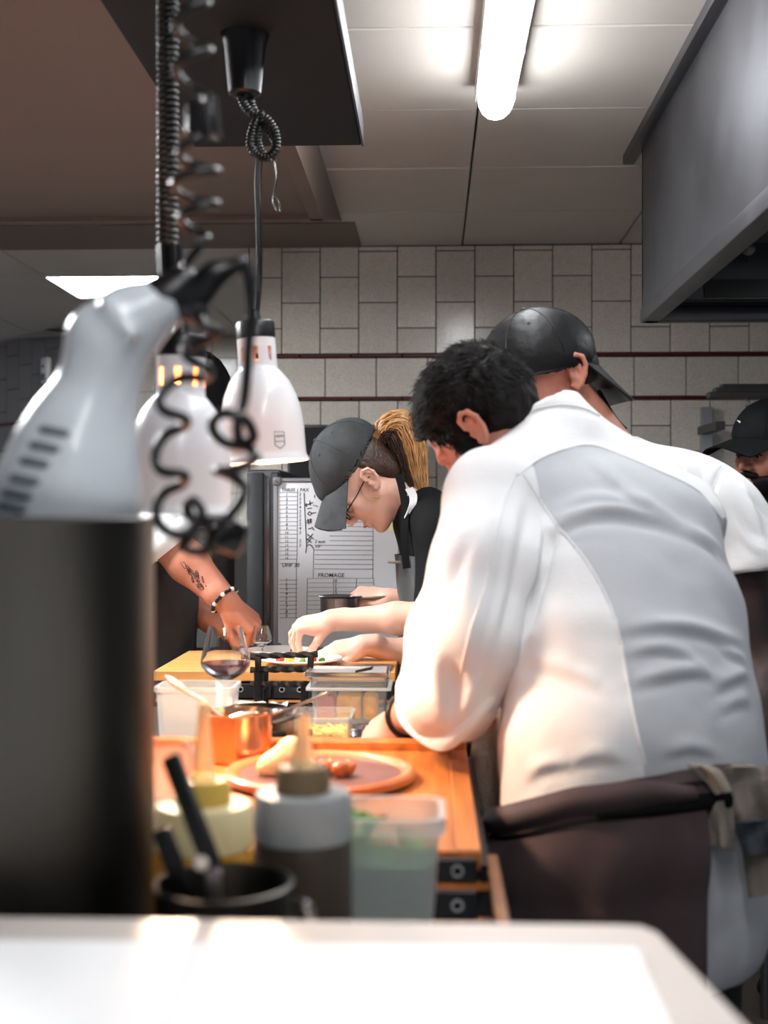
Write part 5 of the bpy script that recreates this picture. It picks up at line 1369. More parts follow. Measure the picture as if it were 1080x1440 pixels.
for lst in ([(738, 592), (752, 576), (789, 569), (820, 574), (843, 585)], [(728, 668), (760, 645), (800, 630), (830, 626), (866, 637), (930, 664), (982, 691), (1015, 730)], [(726, 664), (709, 708), (696, 757), (684, 817), (675, 848), (660, 891), (648, 944), (637, 985)],
            [(736, 668), (779, 733), (825, 790), (858, 852), (873, 905), (888, 990), (907, 1075)]):
    q = picks(bj, lst, .0002)
    if len(q) > 2: MB().tube(q, .0016, 6).build('seam', M['shirt'], jk, 60)
# turned-up cuff
ring = vsp([at(564, 972, 1.90), at(568, 1004, 1.85), at(594, 1032, 1.79), at(626, 1046, 1.75), at(658, 1022, 1.74), at(690, 986, 1.76), at(694, 958, 1.82), at(640, 940, 1.91), at(585, 945, 1.94), at(564, 972, 1.90)], 6)
cf_ = MB(); ctr = sum(ring, V(0, 0, 0)) / len(ring); up_ = V(.18, -.28, .94).normalized()
rows = [[p + (p - ctr).normalized() * (.003 + .004 * math.sin(PI * j / 5)) + up_ * (.03 * j / 5 - .006) for j in range(6)] for p in ring]
cf_.slab(rows, -.005); cf_.build('cuff', M['shirt'], jk, 60)
# bracelet
wd = (WR - EL).normalized(); wc = WR - wd * .012; bR = frame_to(wd); bc = MB()
bc.tube([wc + bR @ V(.034 * math.cos(a), .034 * math.sin(a), 0) for a in np.linspace(0, 2 * PI, 25)[:-1]], .0055, 8, closed=True); bc.build('bracelet', M['black'], man)
# trousers, shoes
fl1, fl2 = at(850, 1100, 1.78), at(940, 1100, 1.9)
F1 = V(fl1.x, 1.84, .05); F2 = V(fl2.x + .02, 1.80, .05)
blob('trousers', [ecap(at(893, 1150, 1.81), at(900, 1290, 1.81), latM, (.17, .12), (.18, .125), .03)] + leg_prims(at(850, 1290, 1.80), F1) + leg_prims(at(960, 1290, 1.82), F2), .009, M['trouser'], man, 2)
for f in (F1, F2): shoe(f, (-.6, .8, 0), M['black'], man)
# waist apron: band around the waist and skirt
axc = at(893, 1110, 1.81); axc = V(axc.x, axc.y, 0)
def waist(phi, z, off):
    d = V(math.cos(phi), math.sin(phi), 0); hit = bt_.ray_cast(V(axc.x, axc.y, z) + d * .6, -d)
    r_ = (hit[0] - V(axc.x, axc.y, z)).length if hit[0] is not None and (hit[0] - V(axc.x, axc.y, z)).length < .3 else .2
    return V(axc.x, axc.y, z) + d * (r_ + off)
zy = lambda y, Y=1.645: at(890, y, Y).z
deg = math.radians
kphi = [-210, -180, -150, -120, -100, -80, -60, -40, -15, 30, 90, 120, 150]
ktop = [1195, 1188, 1156, 1108, 1090, 1083, 1081, 1088, 1110, 1130, 1160, 1180, 1195]
kbot = [1232, 1228, 1206, 1168, 1150, 1144, 1142, 1146, 1165, 1190, 1215, 1225, 1232]
rows = []
for i in range(73):
    ph = -210 + 360 * i / 72; t0, b0_ = np.interp(ph, kphi, ktop), np.interp(ph, kphi, kbot)
    rows.append([waist(deg(ph), zy(t0 + (b0_ - t0) * j / 9), .007 + .005 * math.sin(PI * j / 9) + .0035 * math.sin(j * 2.1 + .03 * ph)) for j in range(10)])
P_ = MB(); P_.slab(rows, .004); ap = P_.build('apron_band', M['apron'], man, 60)
# second fold of the band crossing over it
rows = []
for i in range(40):
    f = i / 39; ph = -205 + 130 * f; yc = np.interp(ph, [-205, -180, -150, -120, -95, -75], [1216, 1206, 1168, 1122, 1108, 1112]); hw = np.interp(f, [0, .3, .8, 1], [10, 16, 19, 7])
    rows.append([waist(deg(ph), zy(yc - hw + 2 * hw * j / 6), .014 + .010 * math.sin(PI * j / 6)) for j in range(7)])
MB_ = MB(); MB_.slab(rows, .004); MB_.build('band_fold', M['apron'], ap, 60)
rows = []
for i in range(40):
    f = i / 39; ph = -112 + 130 * f; yc = np.interp(ph, [-112, -80, -50, -20, 18], [1138, 1126, 1124, 1130, 1150]); hw = np.interp(f, [0, .3, 1], [1.5, 11, 11])
    rows.append([waist(deg(ph), zy(yc - hw + 2 * hw * j / 5), .0155 + .004 * math.sin(PI * j / 5)) for j in range(6)])
MB_ = MB(); MB_.slab(rows, .003); MB_.build('apron_tie', M['tee_black'], ap, 60)
rows = []
zt_s, zb_s = zy(1140), zy(1480)
for i in range(90):
    f = i / 89; ph = -262 + f * 192; row = []
    dd = V(math.cos(deg(ph)), math.sin(deg(ph)), 0); r0_ = max((V(*waist(deg(ph), zy(yy), .010).xy, 0) - axc).length for yy in (1160, 1220, 1290))
    b0_ = np.interp(ph, kphi, kbot) if ph > -210 else 1232
    for j in range(26):
        g = j / 25; z = zy(b0_ - 6) + (zb_s - zy(b0_ - 6)) * g
        flare = .016 * g + .010 * math.sin(ph * .11 + 1.0) * g + .006 * math.sin(ph * .23 + g * 3) * min(1, g * 3) + .008 * math.sin(PI * min(1, g * 3))
        skew = .03 * g * (1 if ph > -70 else 0)
        row.append(V(axc.x, axc.y, z) + dd * (r0_ + flare + .004) + V(0, 0, 0))
    rows.append(row)
MB_ = MB(); MB_.slab(rows, .004); MB_.build('apron_skirt', M['apron'], man, 60)

# kitchen towel tucked in the band on the right
tw = thing('kitchen_towel', at(1050, 1260, 1.72), 'grey beige kitchen towel with dark stripe tucked into the back of the apron band', 'towel')
def towel_part(pts_l, pts_r, Y0, Y1, n=14, m=16, amp=.008, seed=0, thick=.006):
    L_, R_ = spline(pts_l, 6), spline(pts_r, 6); L_ = [L_[int(i * (len(L_) - 1) / (n - 1))] for i in range(n)]; R_ = [R_[int(i * (len(R_) - 1) / (n - 1))] for i in range(n)]
    rows = []
    for j in range(m):
        f = j / (m - 1); row = []
        for i in range(n):
            x = L_[i][0] * (1 - f) + R_[i][0] * f; y = L_[i][1] * (1 - f) + R_[i][1] * f; Y = Y0 + (Y1 - Y0) * i / (n - 1)
            row.append(at(x, y, Y - amp * (math.sin(3.2 * PI * f + seed + .5 * math.sin(i * .5)) + .4 * math.sin(7 * f + i * .8 + seed)) - .014 * math.sin(PI * f)))
        rows.append(row)
    mb = MB(); mb.slab(rows, -thick); return mb
tp = towel_part([(1018, 1078), (1022, 1120), (1040, 1180), (1052, 1264)], [(1100, 1078), (1112, 1130), (1120, 1200), (1125, 1250)], 1.66, 1.67, 16, 18, .009, .5)
tp.build('hanging_end', M['towel'], tw, 60)
towel_part([(1033, 1158), (1038, 1178), (1046, 1205)], [(1118, 1150), (1120, 1165), (1124, 1185)], 1.645, 1.648, 8, 14, .009, .5, .004).build('dark_stripe', M['towel_band'], tw, 60)
towel_part([(982, 1130), (984, 1150), (990, 1186)], [(1030, 1125), (1032, 1150), (1034, 1198)], 1.655, 1.65, 10, 10, .006, 2.0).build('short_fold', M['towel'], tw, 60)
towel_part([(968, 1078), (990, 1098), (1005, 1118)], [(1000, 1076), (1015, 1085), (1030, 1112)], 1.64, 1.635, 8, 8, .004, 1.0, .005).build('corner_fold', M['towel'], tw, 60)
# towel hanging down in front of him beside the table
t2 = thing('kitchen_towel', at(700, 1170, 1.98), 'brownish grey kitchen towel hanging between the oak table and the cook in white', 'towel')
towel_part([(672, 992), (664, 1040), (662, 1100), (692, 1172)], [(722, 990), (736, 1050), (745, 1110), (752, 1146)], 1.98, 1.96, 16, 16, .010, 1.2).build('cloth', M['towel'], t2, 60)
# ------------------------------------------------------------------ woman in the grey cap plating at the table
girl = thing('person', (at(640, 900, 3.14).x, 3.14, 0), 'person in grey baseball cap, glasses and slate apron plating food, blond ponytail', 'person')
hg = Fr(at(515, 681, 3.12), (-.55, -.09, -.83), (-.80, -.10, .56), .94)
gn = at(588, 716, 3.14)
gSL, gSR = at(622, 752, 3.00), at(614, 742, 3.28)
gEL, gWR = at(606, 868, 2.93), at(468, 872, 2.98)
gER, gWR2 = at(606, 925, 3.16), at(512, 907, 3.10)
latG = V(.12, -.99, 0)
headg = head_prims(hg, gn, .047, (1, -1), True)
ga = arm_prims(gEL, gWR, .040, .036, .0235) + hand_prims(gWR, (-.97, .0, -.14), (-.1, -.40, .90), 1, (.55, .55, .35), .05, curls=[(1.30, .30, .15), (1.12, .45, .2), (.80, .60, .3), (.50, .60, .3)],
     tpose=[(.020, .026, -.012), (.044, .040, -.032), (.064, .040, -.056), (.080, .030, -.074)], k=.92)
gb = arm_prims(gER, gWR2, .040, .036, .0235) + hand_prims(gWR2, (-.97, .0, -.16), (-.1, -.45, .85), 1, (.35, .4, .3), .05, tpose=[(.020, .026, -.010), (.050, .042, -.016), (.078, .038, -.02), (.1, .028, -.022)], k=.92)
gt = [cone(gn, at(615, 770, 3.14), .045, .06), ecap(at(620, 790, 3.14), at(640, 930, 3.14), latG, (.09, .07), (.13, .09), .04), cone(gn + V(.01, 0, -.03), gSL, .035, .045), cone(gn + V(.01, 0, -.03), gSR, .035, .045), cone(gSL, gEL, .042, .04), cone(gSR, gER, .042, .04)]
blob('body', [headg, ga, gb, gt], [.0026, .0026, .0026, .008], M['skin_pale'], girl, 1)
# features
for s in (1, -1):
    MB().lathe([(0, -.001), (.0055, 0), (.0045, .0012), (0, .0016)], hg(.0862, s * .031, .004), 12, frame_to(hg.f)).build('iris', M['ink'], girl)
    MB().tube(vsp([hg(.090, s * .012, .022), hg(.091, s * .028, .027), hg(.078, s * .047, .021)], 4), .0028, 6).build('eyebrow', M['hair_brown'], girl)
M['lips'] = mat('lips', rgb(196, 108, 98), .4)
MB().tube(vsp([hg(.090, .018, -.063), hg(.0965, .006, -.060), hg(.0965, -.006, -.060), hg(.090, -.018, -.063)], 4), .0032, 6).build('lips', M['lips'], girl)
hgc = Fr(at(508, 664, 3.12), (-.49, -.10, -.87), (-.87, -.10, .49), .97)
crown, onto = cap_shape(girl, hgc, M['cap_grey'], False, .074, .087, .12, 1.0, .016, tilt=-.05, arch=.046, rise=.030)
# hair under the cap, and ponytail through the back opening
lo = hg.o - V(.3, .3, .3); hi = hg.o + V(.3, .3, .3)
blob('hair', [hg.ell((-.022, 0, .040), (.098, .081, .085), None, .01), hg.ell((-.062, 0, -.01), (.045, .062, .06), None, .02), half(hg(-.03, 0, 0), hg.d(1, 0, -.25), lo, hi, .008), half(hg(-.03, 0, -.055), hg.d(.5, 0, -1), lo, hi, .01),
              hg.ell((-.012, .088, -.006), (.026, .024, .036), None, .006, 's'), hg.ell((-.012, -.088, -.006), (.026, .024, .036), None, .006, 's')], .003, M['hair_brown'], girl, 1)
YP = 3.12
root = [at(534, 622, YP), at(548, 602, YP), at(566, 600, YP), at(577, 626, YP), at(585, 662, YP), at(594, 700, YP)]
pt_ = [cone(a, b, r1, r2, .01) for a, b, r1, r2 in zip(vsp(root, 2), vsp(root, 2)[1:], [.020, .026, .031, .034, .036, .036, .035, .031, .026, .018], [.026, .031, .034, .036, .036, .035, .031, .026, .018, .010])]
pony, _, _ = blob('ponytail', [cone(a, b, r1, r2, .01) for a, b, r1, r2 in zip(vsp(root, 2), vsp(root, 2)[1:], [.016, .019, .021, .022, .022, .021, .02, .018, .014, .01], [.019, .021, .022, .022, .021, .02, .018, .014, .01, .006])], .004, M['hair_brown'], girl, 2)
for grp, mm in ((0, 'hair_blond'), (1, 'hair_brown')):
    mb = MB(); rg = random.Random(3 + grp)
    for i in range(230):
        a = rg.uniform(0, 2 * PI); rr_ = rg.uniform(.6, 1.12); pts = []
        lowside = grp == 1
        rp = vsp(root, 3); m_ = len(rp)
        for k, p in enumerate(rp):
            T = (rp[min(k + 1, m_ - 1)] - rp[max(k - 1, 0)]).normalized(); R = frame_to(T, (0, 1, 0)); w_ = .037 * math.sin(PI * (.18 + .72 * k / (m_ - 1))) * rr_
            aa = a if not lowside else PI * .5 + (a - PI) * .5
            pts.append(p + R @ V(math.sin(aa) * w_, math.cos(aa) * w_, 0) + V(rg.gauss(0, .002), rg.gauss(0, .002), rg.gauss(0, .002)) + (V(-.014, 0, -.012) if lowside else V(0, 0, 0)))
        pts[-1] += V(rg.gauss(0, .012), 0, rg.uniform(-.03, .01)); mb.tube(pts, [rg.uniform(.0007, .0016)] * (m_ - 1) + [.0003], 4)
    tag(mb.build('ponytail_strands', M[mm], pony, 60), kind='stuff')
mb = MB(); rg = random.Random(9)
for i in range(26):
    p = at(552 + rg.uniform(-8, 14), 586 + rg.uniform(-4, 8), YP + rg.gauss(0, .01)); d = V(rg.uniform(-.2, .8), rg.gauss(0, .3), rg.uniform(.2, .7)); mb.tube([p, p + d * .02, p + d * .035 + V(.006, 0, -.004)], [.0006, .0005, .0001], 3)
for i in range(10):                                             # loose hairs at the temple
    y = .071 + rg.uniform(0, .004); mb.tube(vsp([hg(.02, y, .02), hg(.034, y - .004, -.01), hg(.03, y - .004, -.03 + rg.uniform(-.01, .01)), hg(.012, y, -.045)], 3), .0005, 3)
tag(mb.build('loose_hairs', M['hair_blond'], pony, 60), kind='stuff')
# glasses
gl = MB()
for s in (1, -1):
    c = hg(.104, s * .031, .001); gl.tube([c + hg.l * (.021 * math.cos(a)) * hg.k + hg.u * (.016 * math.sin(a)) * hg.k - hg.f * (.006 * abs(math.cos(a)) * (1 if s * math.cos(a) > 0 else 0)) for a in np.linspace(0, 2 * PI, 21)[:-1]], .0017, 6, closed=True)
    gl.tube(vsp([hg(.100, s * .050, .004), hg(.086, s * .064, .006), hg(.04, s * .070, .008), hg(-.004, s * .080, .012), hg(-.026, s * .083, -.004)], 4), .0016, 6)
gl.tube([hg(.106, .010, .004), hg(.108, 0, .006), hg(.106, -.010, .004)], .0017, 6)
go = gl.build('glasses', M['black'], girl, 60)
M['lens'] = mat('spectacle_lens', rgb(60, 60, 64), .05, trans=.7, ior=1.1)
for s in (1, -1): MB().lathe([(0, -.0006), (.0155, -.0006), (.0155, .0006), (0, .0006)], hg(.104, s * .031, .001), 20, frame_to(hg.f)).build('lens', M['lens'], go)
MB().lathe([(0, -.0022), (.0018, -.001), (.0022, 0), (.0018, .001), (0, .0022)], hg(-.006, .086, -.026), 10).build('earring', M['chrome'], girl)
# t-shirt, white collar, apron
gtr = [ecap(at(600, 735, 3.14), at(632, 810, 3.14), latG, (.150, .085), (.165, .112), .04), ecap(at(632, 810, 3.14), at(640, 930, 3.14), latG, (.165, .112), (.155, .108), .04), ecap(at(640, 930, 3.14), at(645, 1020, 3.14), latG, (.155, .108), (.17, .12), .04)]
gsl = [cone(gn + V(.01, -.02, -.005), gSL, .055, .062, .03), cone(gn + V(.01, .02, -.005), gSR, .055, .062, .03), cone(gSL, at(614, 840, 2.95), .062, .058, .03), cone(gSR, at(614, 860, 3.22), .062, .056, .03)]
ne = [cone(gn + V(0, 0, -.02), gn + V(-.03, 0, .05), .05, .052, .006, 's')]
TP, TF = sdf_mesh(gtr + gsl + ne, .006); TP = relax(TP, TF, 2); TP = TP + vnormals(TP, TF) * (.006 * vnoise(TP, 14, 2)[:, None])
gts = link_mesh('t_shirt', np_mesh('t_shirt', TP, TF), M['tee_black'], girl, 180)
bt = bvh_of(TP, TF)
q = vsp([at(576, 688, 3.03), at(582, 700, 3.03), at(580, 715, 3.02), at(572, 735, 3.03)], 5)
rows = [[p + V(-.010 + .006 * j, -.012 + .003 * j, .002 * j) for j in range(4)] for p in q]
MB().slab(rows, .002).build('white_collar', M['shirt'], girl, 60)
rows = [[p + V(-.030 + .006 * j, -.010 - .002 * j, .001 * j) for j in range(4)] for p in vsp([at(572, 668, 3.05), at(578, 690, 3.04), at(582, 720, 3.03), at(580, 760, 3.02), at(584, 800, 3.02)], 5)]
MB().slab(rows, .003).build('neck_strap', M['tee_black'], girl, 60)
axg = at(634, 860, 3.14)
rows = []
for i in range(30):
    ph = PI + (-1.25 + 2.5 * i / 29); d = V(math.cos(ph), math.sin(ph), 0); row = []
    for j in range(24):
        z = at(600, 782 + 12 * j, 3.03).z; hit = bt.ray_cast(V(axg.x, axg.y, z) + d * .5, -d); r_ = min(max((hit[0] - V(axg.x, axg.y, z)).length, .09), .17) if hit[0] is not None else .13
        row.append(V(axg.x, axg.y, z) + d * (r_ + .007 + .004 * math.sin(9 * ph + j * .3)))
    rows.append(row)
MB().slab(rows, .003).build('apron', M['apron_teal'], girl, 60)
kx_ = at(552, 791, 3.04); MB().tube([kx_ + V(.02, 0, 0), kx_ + V(-.012, -.004, .0015)], [.004, .003], 8).build('strap_end', M['towel'], girl)
gF = [V(at(640, 900, 3.14).x + .02, 3.06, .05), V(at(640, 900, 3.14).x + .02, 3.3 - .06, .05)]
blob('trousers', leg_prims(at(645, 1010, 3.07), gF[0]) + leg_prims(at(645, 1010, 3.21), gF[1]) + [ecap(at(645, 990, 3.14), at(645, 1040, 3.14), latG, (.16, .11), (.16, .11), .03)], .010, M['tee_black'], girl, 2)
for f in gF: shoe(f, (-1, 0, 0), M['black'], girl)

# ------------------------------------------------------------------ cook behind with black leather cap turned backwards, white t-shirt
m3 = thing('person', (at(930, 900, 2.55).x, 2.55, 0), 'person in white t-shirt with backwards black leather cap and dark tattooed arm', 'person')
h3 = Fr(at(770, 536, 2.40), (-.84, -.42, -.32), (-.34, -.10, .93), 1.02)
n3 = at(856, 640, 2.46)
s3R, s3L = at(1020, 730, 2.46), at(800, 690, 2.68)
e3R, w3R = at(1078, 935, 2.42), at(1062, 1075, 2.30)
e3L, w3L = at(800, 930, 2.80), at(780, 1010, 2.72)
lat3 = V(.95, -.3, 0)
hd3 = head_prims(h3, n3, .052, (1, -1))
blob('body', [hd3, arm_prims(e3L, w3L) + hand_prims(w3L, (-.9, .2, -.3), (0, 0, 1), -1), [cone(n3, at(890, 740, 2.52), .045, .06), ecap(at(900, 760, 2.53), at(930, 980, 2.55), lat3, (.10, .07), (.15, .1), .04), cone(n3 + V(0, 0, -.03), s3R, .035, .05), cone(n3 + V(0, 0, -.03), s3L, .035, .05), cone(s3L, e3L, .05, .045)]], [.003, .004, .009], M['skin'], m3, 1)
M['tattoo'] = mat('tattooed_skin', rgb(28, 22, 22), .5, color2=rgb(62, 38, 36), vscale=16, vdetail=8, bump=.05, bscale=150)
blob('tattooed_arm', arm_prims(s3R, e3R, .05, .052, .046)[:1] + [cone(s3R, e3R, .055, .047, .02)] + arm_prims(e3R, w3R, .046, .044, .028) + hand_prims(w3R, (-.5, -.3, -.8), (.5, -.6, .2), 1), .004, M['tattoo'], m3, 1, label='right arm covered in dark tattoos')
blob('hair', [h3.ell((-.05, 0, .01), (.056, .070, .06), None, .02), half(h3(-.035, 0, 0), h3.d(1, 0, 0), h3.o - V(.3, .3, .3), h3.o + V(.3, .3, .3), .01), half(h3(0, 0, -.03), h3.d(0, 0, -1), h3.o - V(.3, .3, .3), h3.o + V(.3, .3, .3), .01)], .004, M['hair_dark'], m3, 1)
blob('stubble', [h3.ell((.036, 0, -.055), (.056, .060, .058), None, .01), half(h3(.0, 0, -.018), h3.d(.3, 0, 1), h3.o - V(.3, .3, .3), h3.o + V(.3, .3, .3), .01), h3.ell((.086, 0, -.03), (.05, .035, .026), None, .008, 's')], .004, M['hair_brown'], m3, 1)
h3c = Fr(h3(.020, 0, -.008), h3.d(1, 0, .04), h3.u, 1.02)
crown3, on3 = cap_shape(m3, h3c, M['cap_leather'], True, .046, .074, 2.0, 1.05, .016, tilt=.10, arch=.0)
# strap arch above the forehead
MB().tube(vsp([h3c(.088, .045, .022), h3c(.098, .02, .045), h3c(.100, -.02, .045), h3c(.088, -.045, .022)], 6), .0045, 8).build('strap', M['cap_leather'], crown3, 60)
rows = [[at(x, y, 2.44 + .012 * j) for j in range(4)] for (x, y) in spline([(842, 548), (856, 572), (868, 590), (880, 602)], 4)]
MB().slab([[p + V(.004 * math.sin(i), 0, 0) for i, p in enumerate(r)] for r in rows], .012).build('neck_flap', M['cap_leather'], crown3, 60)
t3 = [cone(s3R, at(1062, 792, 2.43), .074, .080, .03), half(at(1052, 804, 2.43), (.10, -.05, -.99), at(1000, 900, 2.3), at(1180, 720, 2.6), .004), cone(n3 + V(0, 0, -.012), s3R, .064, .072, .04), cone(n3 + V(0, 0, -.025), s3L, .062, .076, .04), ecap(at(915, 700, 2.54), at(930, 860, 2.55), lat3, (.17, .10), (.185, .125), .06), ecap(at(930, 860, 2.55), at(930, 1150, 2.55), lat3, (.185, .125), (.175, .125), .04),
      cone(s3L, at(785, 790, 2.7), .078, .08, .03), cone(n3 + V(0, 0, .02), n3 + V(-.08, 0, .08), .050, .055, .006, 's')]
P3, F3 = sdf_mesh(t3, .006); P3 = relax(P3, F3, 2); b3 = bvh_of(P3, F3)
fo3 = []
for lst, w_, h_ in (([(1040, 670), (1060, 720), (1075, 770)], .008, .007), ([(1030, 700), (1055, 745), (1080, 760)], .008, -.006), ([(1035, 735), (1055, 765), (1075, 780)], .007, .006), ([(1045, 690), (1070, 715), (1085, 735)], .007, -.006),
                    ([(985, 650), (990, 690), (985, 720)], .008, -.005), ([(960, 640), (965, 670), (960, 700)], .008, .004), ([(1030, 640), (1012, 665), (998, 700)], .004, -.008)):
    q = picks(b3, lst)
    if len(q) > 1: fo3.append((q, w_, h_))
P3 = creases(P3, F3, fo3); b3 = bvh_of(P3, F3)
ts3 = link_mesh('t_shirt', np_mesh('t_shirt', P3, F3), M['shirt'], m3, 180)
for lst in ([(1030, 636), (1014, 662), (1000, 695), (992, 730)],):
    q = picks(b3, lst, .0004)
    if len(q) > 2: MB().tube(q, .0014, 6).build('seam', M['shirt'], ts3, 60)
f3 = [V(at(900, 1000, 2.55).x - .05, 2.55, .05), V(at(960, 1000, 2.55).x + .05, 2.5, .05)]
blob('trousers', leg_prims(at(890, 1170, 2.56), f3[0]) + leg_prims(at(975, 1170, 2.54), f3[1]) + [ecap(at(930, 1130, 2.55), at(930, 1190, 2.55), lat3, (.165, .115), (.165, .115), .03)], .010, M['tee_black'], m3, 2)
for f in f3: shoe(f, (-.4, .9, 0), M['black'], m3)

# ------------------------------------------------------------------ cook on the left with tattooed forearm and bead bracelet
m4 = thing('person', (at(190, 800, 3.42).x, 3.42, 0), 'person in grey apron with tattooed forearm and bead bracelet beside the plating table', 'person')
h4 = Fr(at(264, 566, 3.42), (.62, -.45, -.62), (.45, -.2, .85), 1.0)
n4 = at(215, 640, 3.42); s4 = at(190, 688, 3.26); s4b = at(205, 685, 3.58)
e4, w4 = at(236, 762, 3.20), at(318, 846, 3.14); e4b, w4b = at(196, 800, 3.62), at(305, 880, 3.38)
lat4 = V(.1, -.99, 0)
M['skin_tan'] = mat('tanned_skin', rgb(190, 124, 98), .5, bump=.06, bscale=180, var=.07, vscale=22, sss=.1)
blob('body', [head_prims(h4, n4, .058), arm_prims(e4, w4, .052, .052, .033) + hand_prims(w4, (.75, .1, -.62), (.55, -.45, .70), -1, (1.2, 1.3, .8), .03, tpose=[(.02, .024, -.012), (.05, .036, -.030), (.076, .022, -.044), (.09, .0, -.05)], k=1.08),
              arm_prims(e4b, w4b, .05, .05, .032) + hand_prims(w4b, (.85, -.2, -.5), (.3, .1, .9), 1, (.9, 1.0, .6), .03), [ecap(n4, at(205, 930, 3.42), lat4, (.1, .08), (.14, .1), .04), cone(n4, s4, .05, .05), cone(n4, s4b, .05, .05), cone(s4, e4, .052, .05), cone(s4b, e4b, .05, .05)]], [.0035, .0028, .004, .009], M['skin_tan'], m4, 1)
# tattoo: ink drawing laid on the forearm
axd = (w4 - e4).normalized(); fr_ = frame_to(axd, (0, -1, 0)); mid = e4.lerp(w4, .5); rg = random.Random(5); tt = MB()
arm_bv = None
P4, F4 = sdf_mesh(arm_prims(e4, w4, .052, .052, .033), .004); arm_bv = bvh_of(P4, F4)
for i in range(34):
    f = i / 33; cx_, cy_ = 262 + 44 * f + rg.gauss(0, 3.5), 799 + 46 * f + rg.gauss(0, 3.5); pts = []; rx, ry, ph = rg.uniform(1.5, 5), rg.uniform(1.5, 5), rg.uniform(0, 6)
    for k in range(9):
        q = pick(arm_bv, cx_ + rx * math.cos(k * .7 + ph), cy_ + ry * math.sin(k * .9 + ph), .0002)
        if q is not None: pts.append(q)
    if len(pts) > 3: tt.tube(pts, .0008, 5)
M['tattoo_ink'] = mat('tattoo_ink', rgb(62, 42, 40), .6)
tt.build('forearm_tattoo', M['tattoo_ink'], m4, 60)
wd = (w4 - e4).normalized(); bR = frame_to(wd); wc = w4 - wd * .006
br = MB(); br.tube([wc + bR @ V(.037 * math.cos(a), .037 * math.sin(a), 0) for a in np.linspace(0, 2 * PI, 25)[:-1]], .002, 6, closed=True); bro = br.build('bracelet', M['black'], m4)
bead = {k: MB().lathe([(0, -.0055), (.004, -.0042), (.0058, 0), (.004, .0042), (0, .0055)], (0, 0, 0), 10).mesh('bead') for k in ('black', 'shirt')}
for k in bead: bead[k].materials.append(M[k])
for i in range(22):
    a = 2 * PI * i / 22; o = bpy.data.objects.new('bead', bead['shirt' if i % 3 == 0 else 'black']); COL.objects.link(o); o.parent = bro
    o.location = wc + bR @ V(.039 * math.cos(a), .039 * math.sin(a), 0) - wloc(bro)
blob('hair', hair_prims(h4, .99, .06, -.03), .004, M['hair_dark'], m4, 1)
cap_shape(m4, h4, M['cap_black'], False, .07, .078, .2, 1.05, .022)
t4 = [cone(s4, at(226, 752, 3.20), .078, .074, .03), half(at(244, 772, 3.20), (.62, .1, -.78), at(120, 850, 3.05), at(330, 700, 3.40), .006), cone(n4 + V(0, 0, -.02), s4, .06, .075, .04), cone(n4 + V(0, 0, -.02), s4b, .06, .075, .04), ecap(at(195, 715, 3.42), at(200, 850, 3.42), lat4, (.16, .11), (.165, .135), .05), ecap(at(200, 850, 3.42), at(205, 960, 3.42), lat4, (.165, .135), (.165, .13), .05),
      cone(s4b, at(215, 770, 3.56), .076, .07, .03), cone(n4, n4 + V(.03, 0, .08), .056, .06, .006, 's')]
P4, F4 = sdf_mesh(t4, .006); P4 = relax(P4, F4, 2); P4 = P4 + vnormals(P4, F4) * (.006 * vnoise(P4, 16, 4)[:, None])
s4o = link_mesh('t_shirt', np_mesh('t_shirt', P4, F4), M['shirt'], m4, 180); b4 = bvh_of(P4, F4)
cR = frame_to(V(.62, .1, -.78)); cc = at(235, 763, 3.20)
rows = [[cc + cR @ V((.078 + .006 * math.sin(PI * j / 5)) * math.cos(a), (.076 + .006 * math.sin(PI * j / 5)) * math.sin(a), -.03 + .05 * j / 5) for j in range(6)] for a in np.linspace(0, 2 * PI, 33)]
MB().slab(rows, .005).build('rolled_cuff', M['shirt'], s4o, 60)
axg = at(200, 850, 3.42); rows = []
for i in range(30):
    ph = -1.5 + 3.0 * i / 29; d = V(math.cos(ph - .25), math.sin(ph - .25), 0); row = []
    for j in range(26):
        z = at(200, 748 + 14 * j, 3.3).z; hit = b4.ray_cast(V(axg.x, axg.y, z) + d * .5, -d); r_ = min((hit[0] - V(axg.x, axg.y, z)).length, .2) if hit[0] is not None else .155
        r_ = max(r_, .12); row.append(V(axg.x, axg.y, z) + d * (r_ + .008 + .007 * math.sin(5 * ph + j * .25)))
    rows.append(row)
MB().slab(rows, .003).build('apron', M['apron_grey'], m4, 60)
f4 = [V(axg.x, 3.36, .05), V(axg.x, 3.52, .05)]
blob('trousers', leg_prims(at(205, 980, 3.36), f4[0]) + leg_prims(at(205, 980, 3.5), f4[1]) + [ecap(at(205, 950, 3.42), at(205, 1000, 3.42), lat4, (.16, .12), (.16, .12), .03)], .010, M['tee_black'], m4, 2)
for f in f4: shoe(f, (1, -.2, 0), M['black'], m4)

# ------------------------------------------------------------------ bearded cook at the right edge in a black cap
m5 = thing('person', (at(1150, 900, 3.4).x, 3.4, 0), 'person with dark beard and black baseball cap looking past the cook in the t-shirt', 'person')
h5 = Fr(at(1084, 640, 3.3), (-.82, -.56, -.10), (-.04, -.08, .99), 1.0)
n5 = at(1120, 730, 3.36); s5R, s5L = at(1070, 800, 3.42), at(1210, 790, 3.3)
blob('body', [head_prims(h5, n5, .058), [ecap(n5, at(1140, 960, 3.4), (.75, -.6, 0), (.12, .09), (.14, .1), .04), cone(n5, s5R, .05, .05), cone(n5, s5L, .05, .05)] + arm_prims(s5R, at(1075, 950, 3.42), .05, .05, .045) + arm_prims(s5L, at(1220, 950, 3.3), .05, .05, .045)], [.0028, .009], M['skin'], m5, 1)
lo = h5.o - V(.3, .3, .3); hi = h5.o + V(.3, .3, .3)
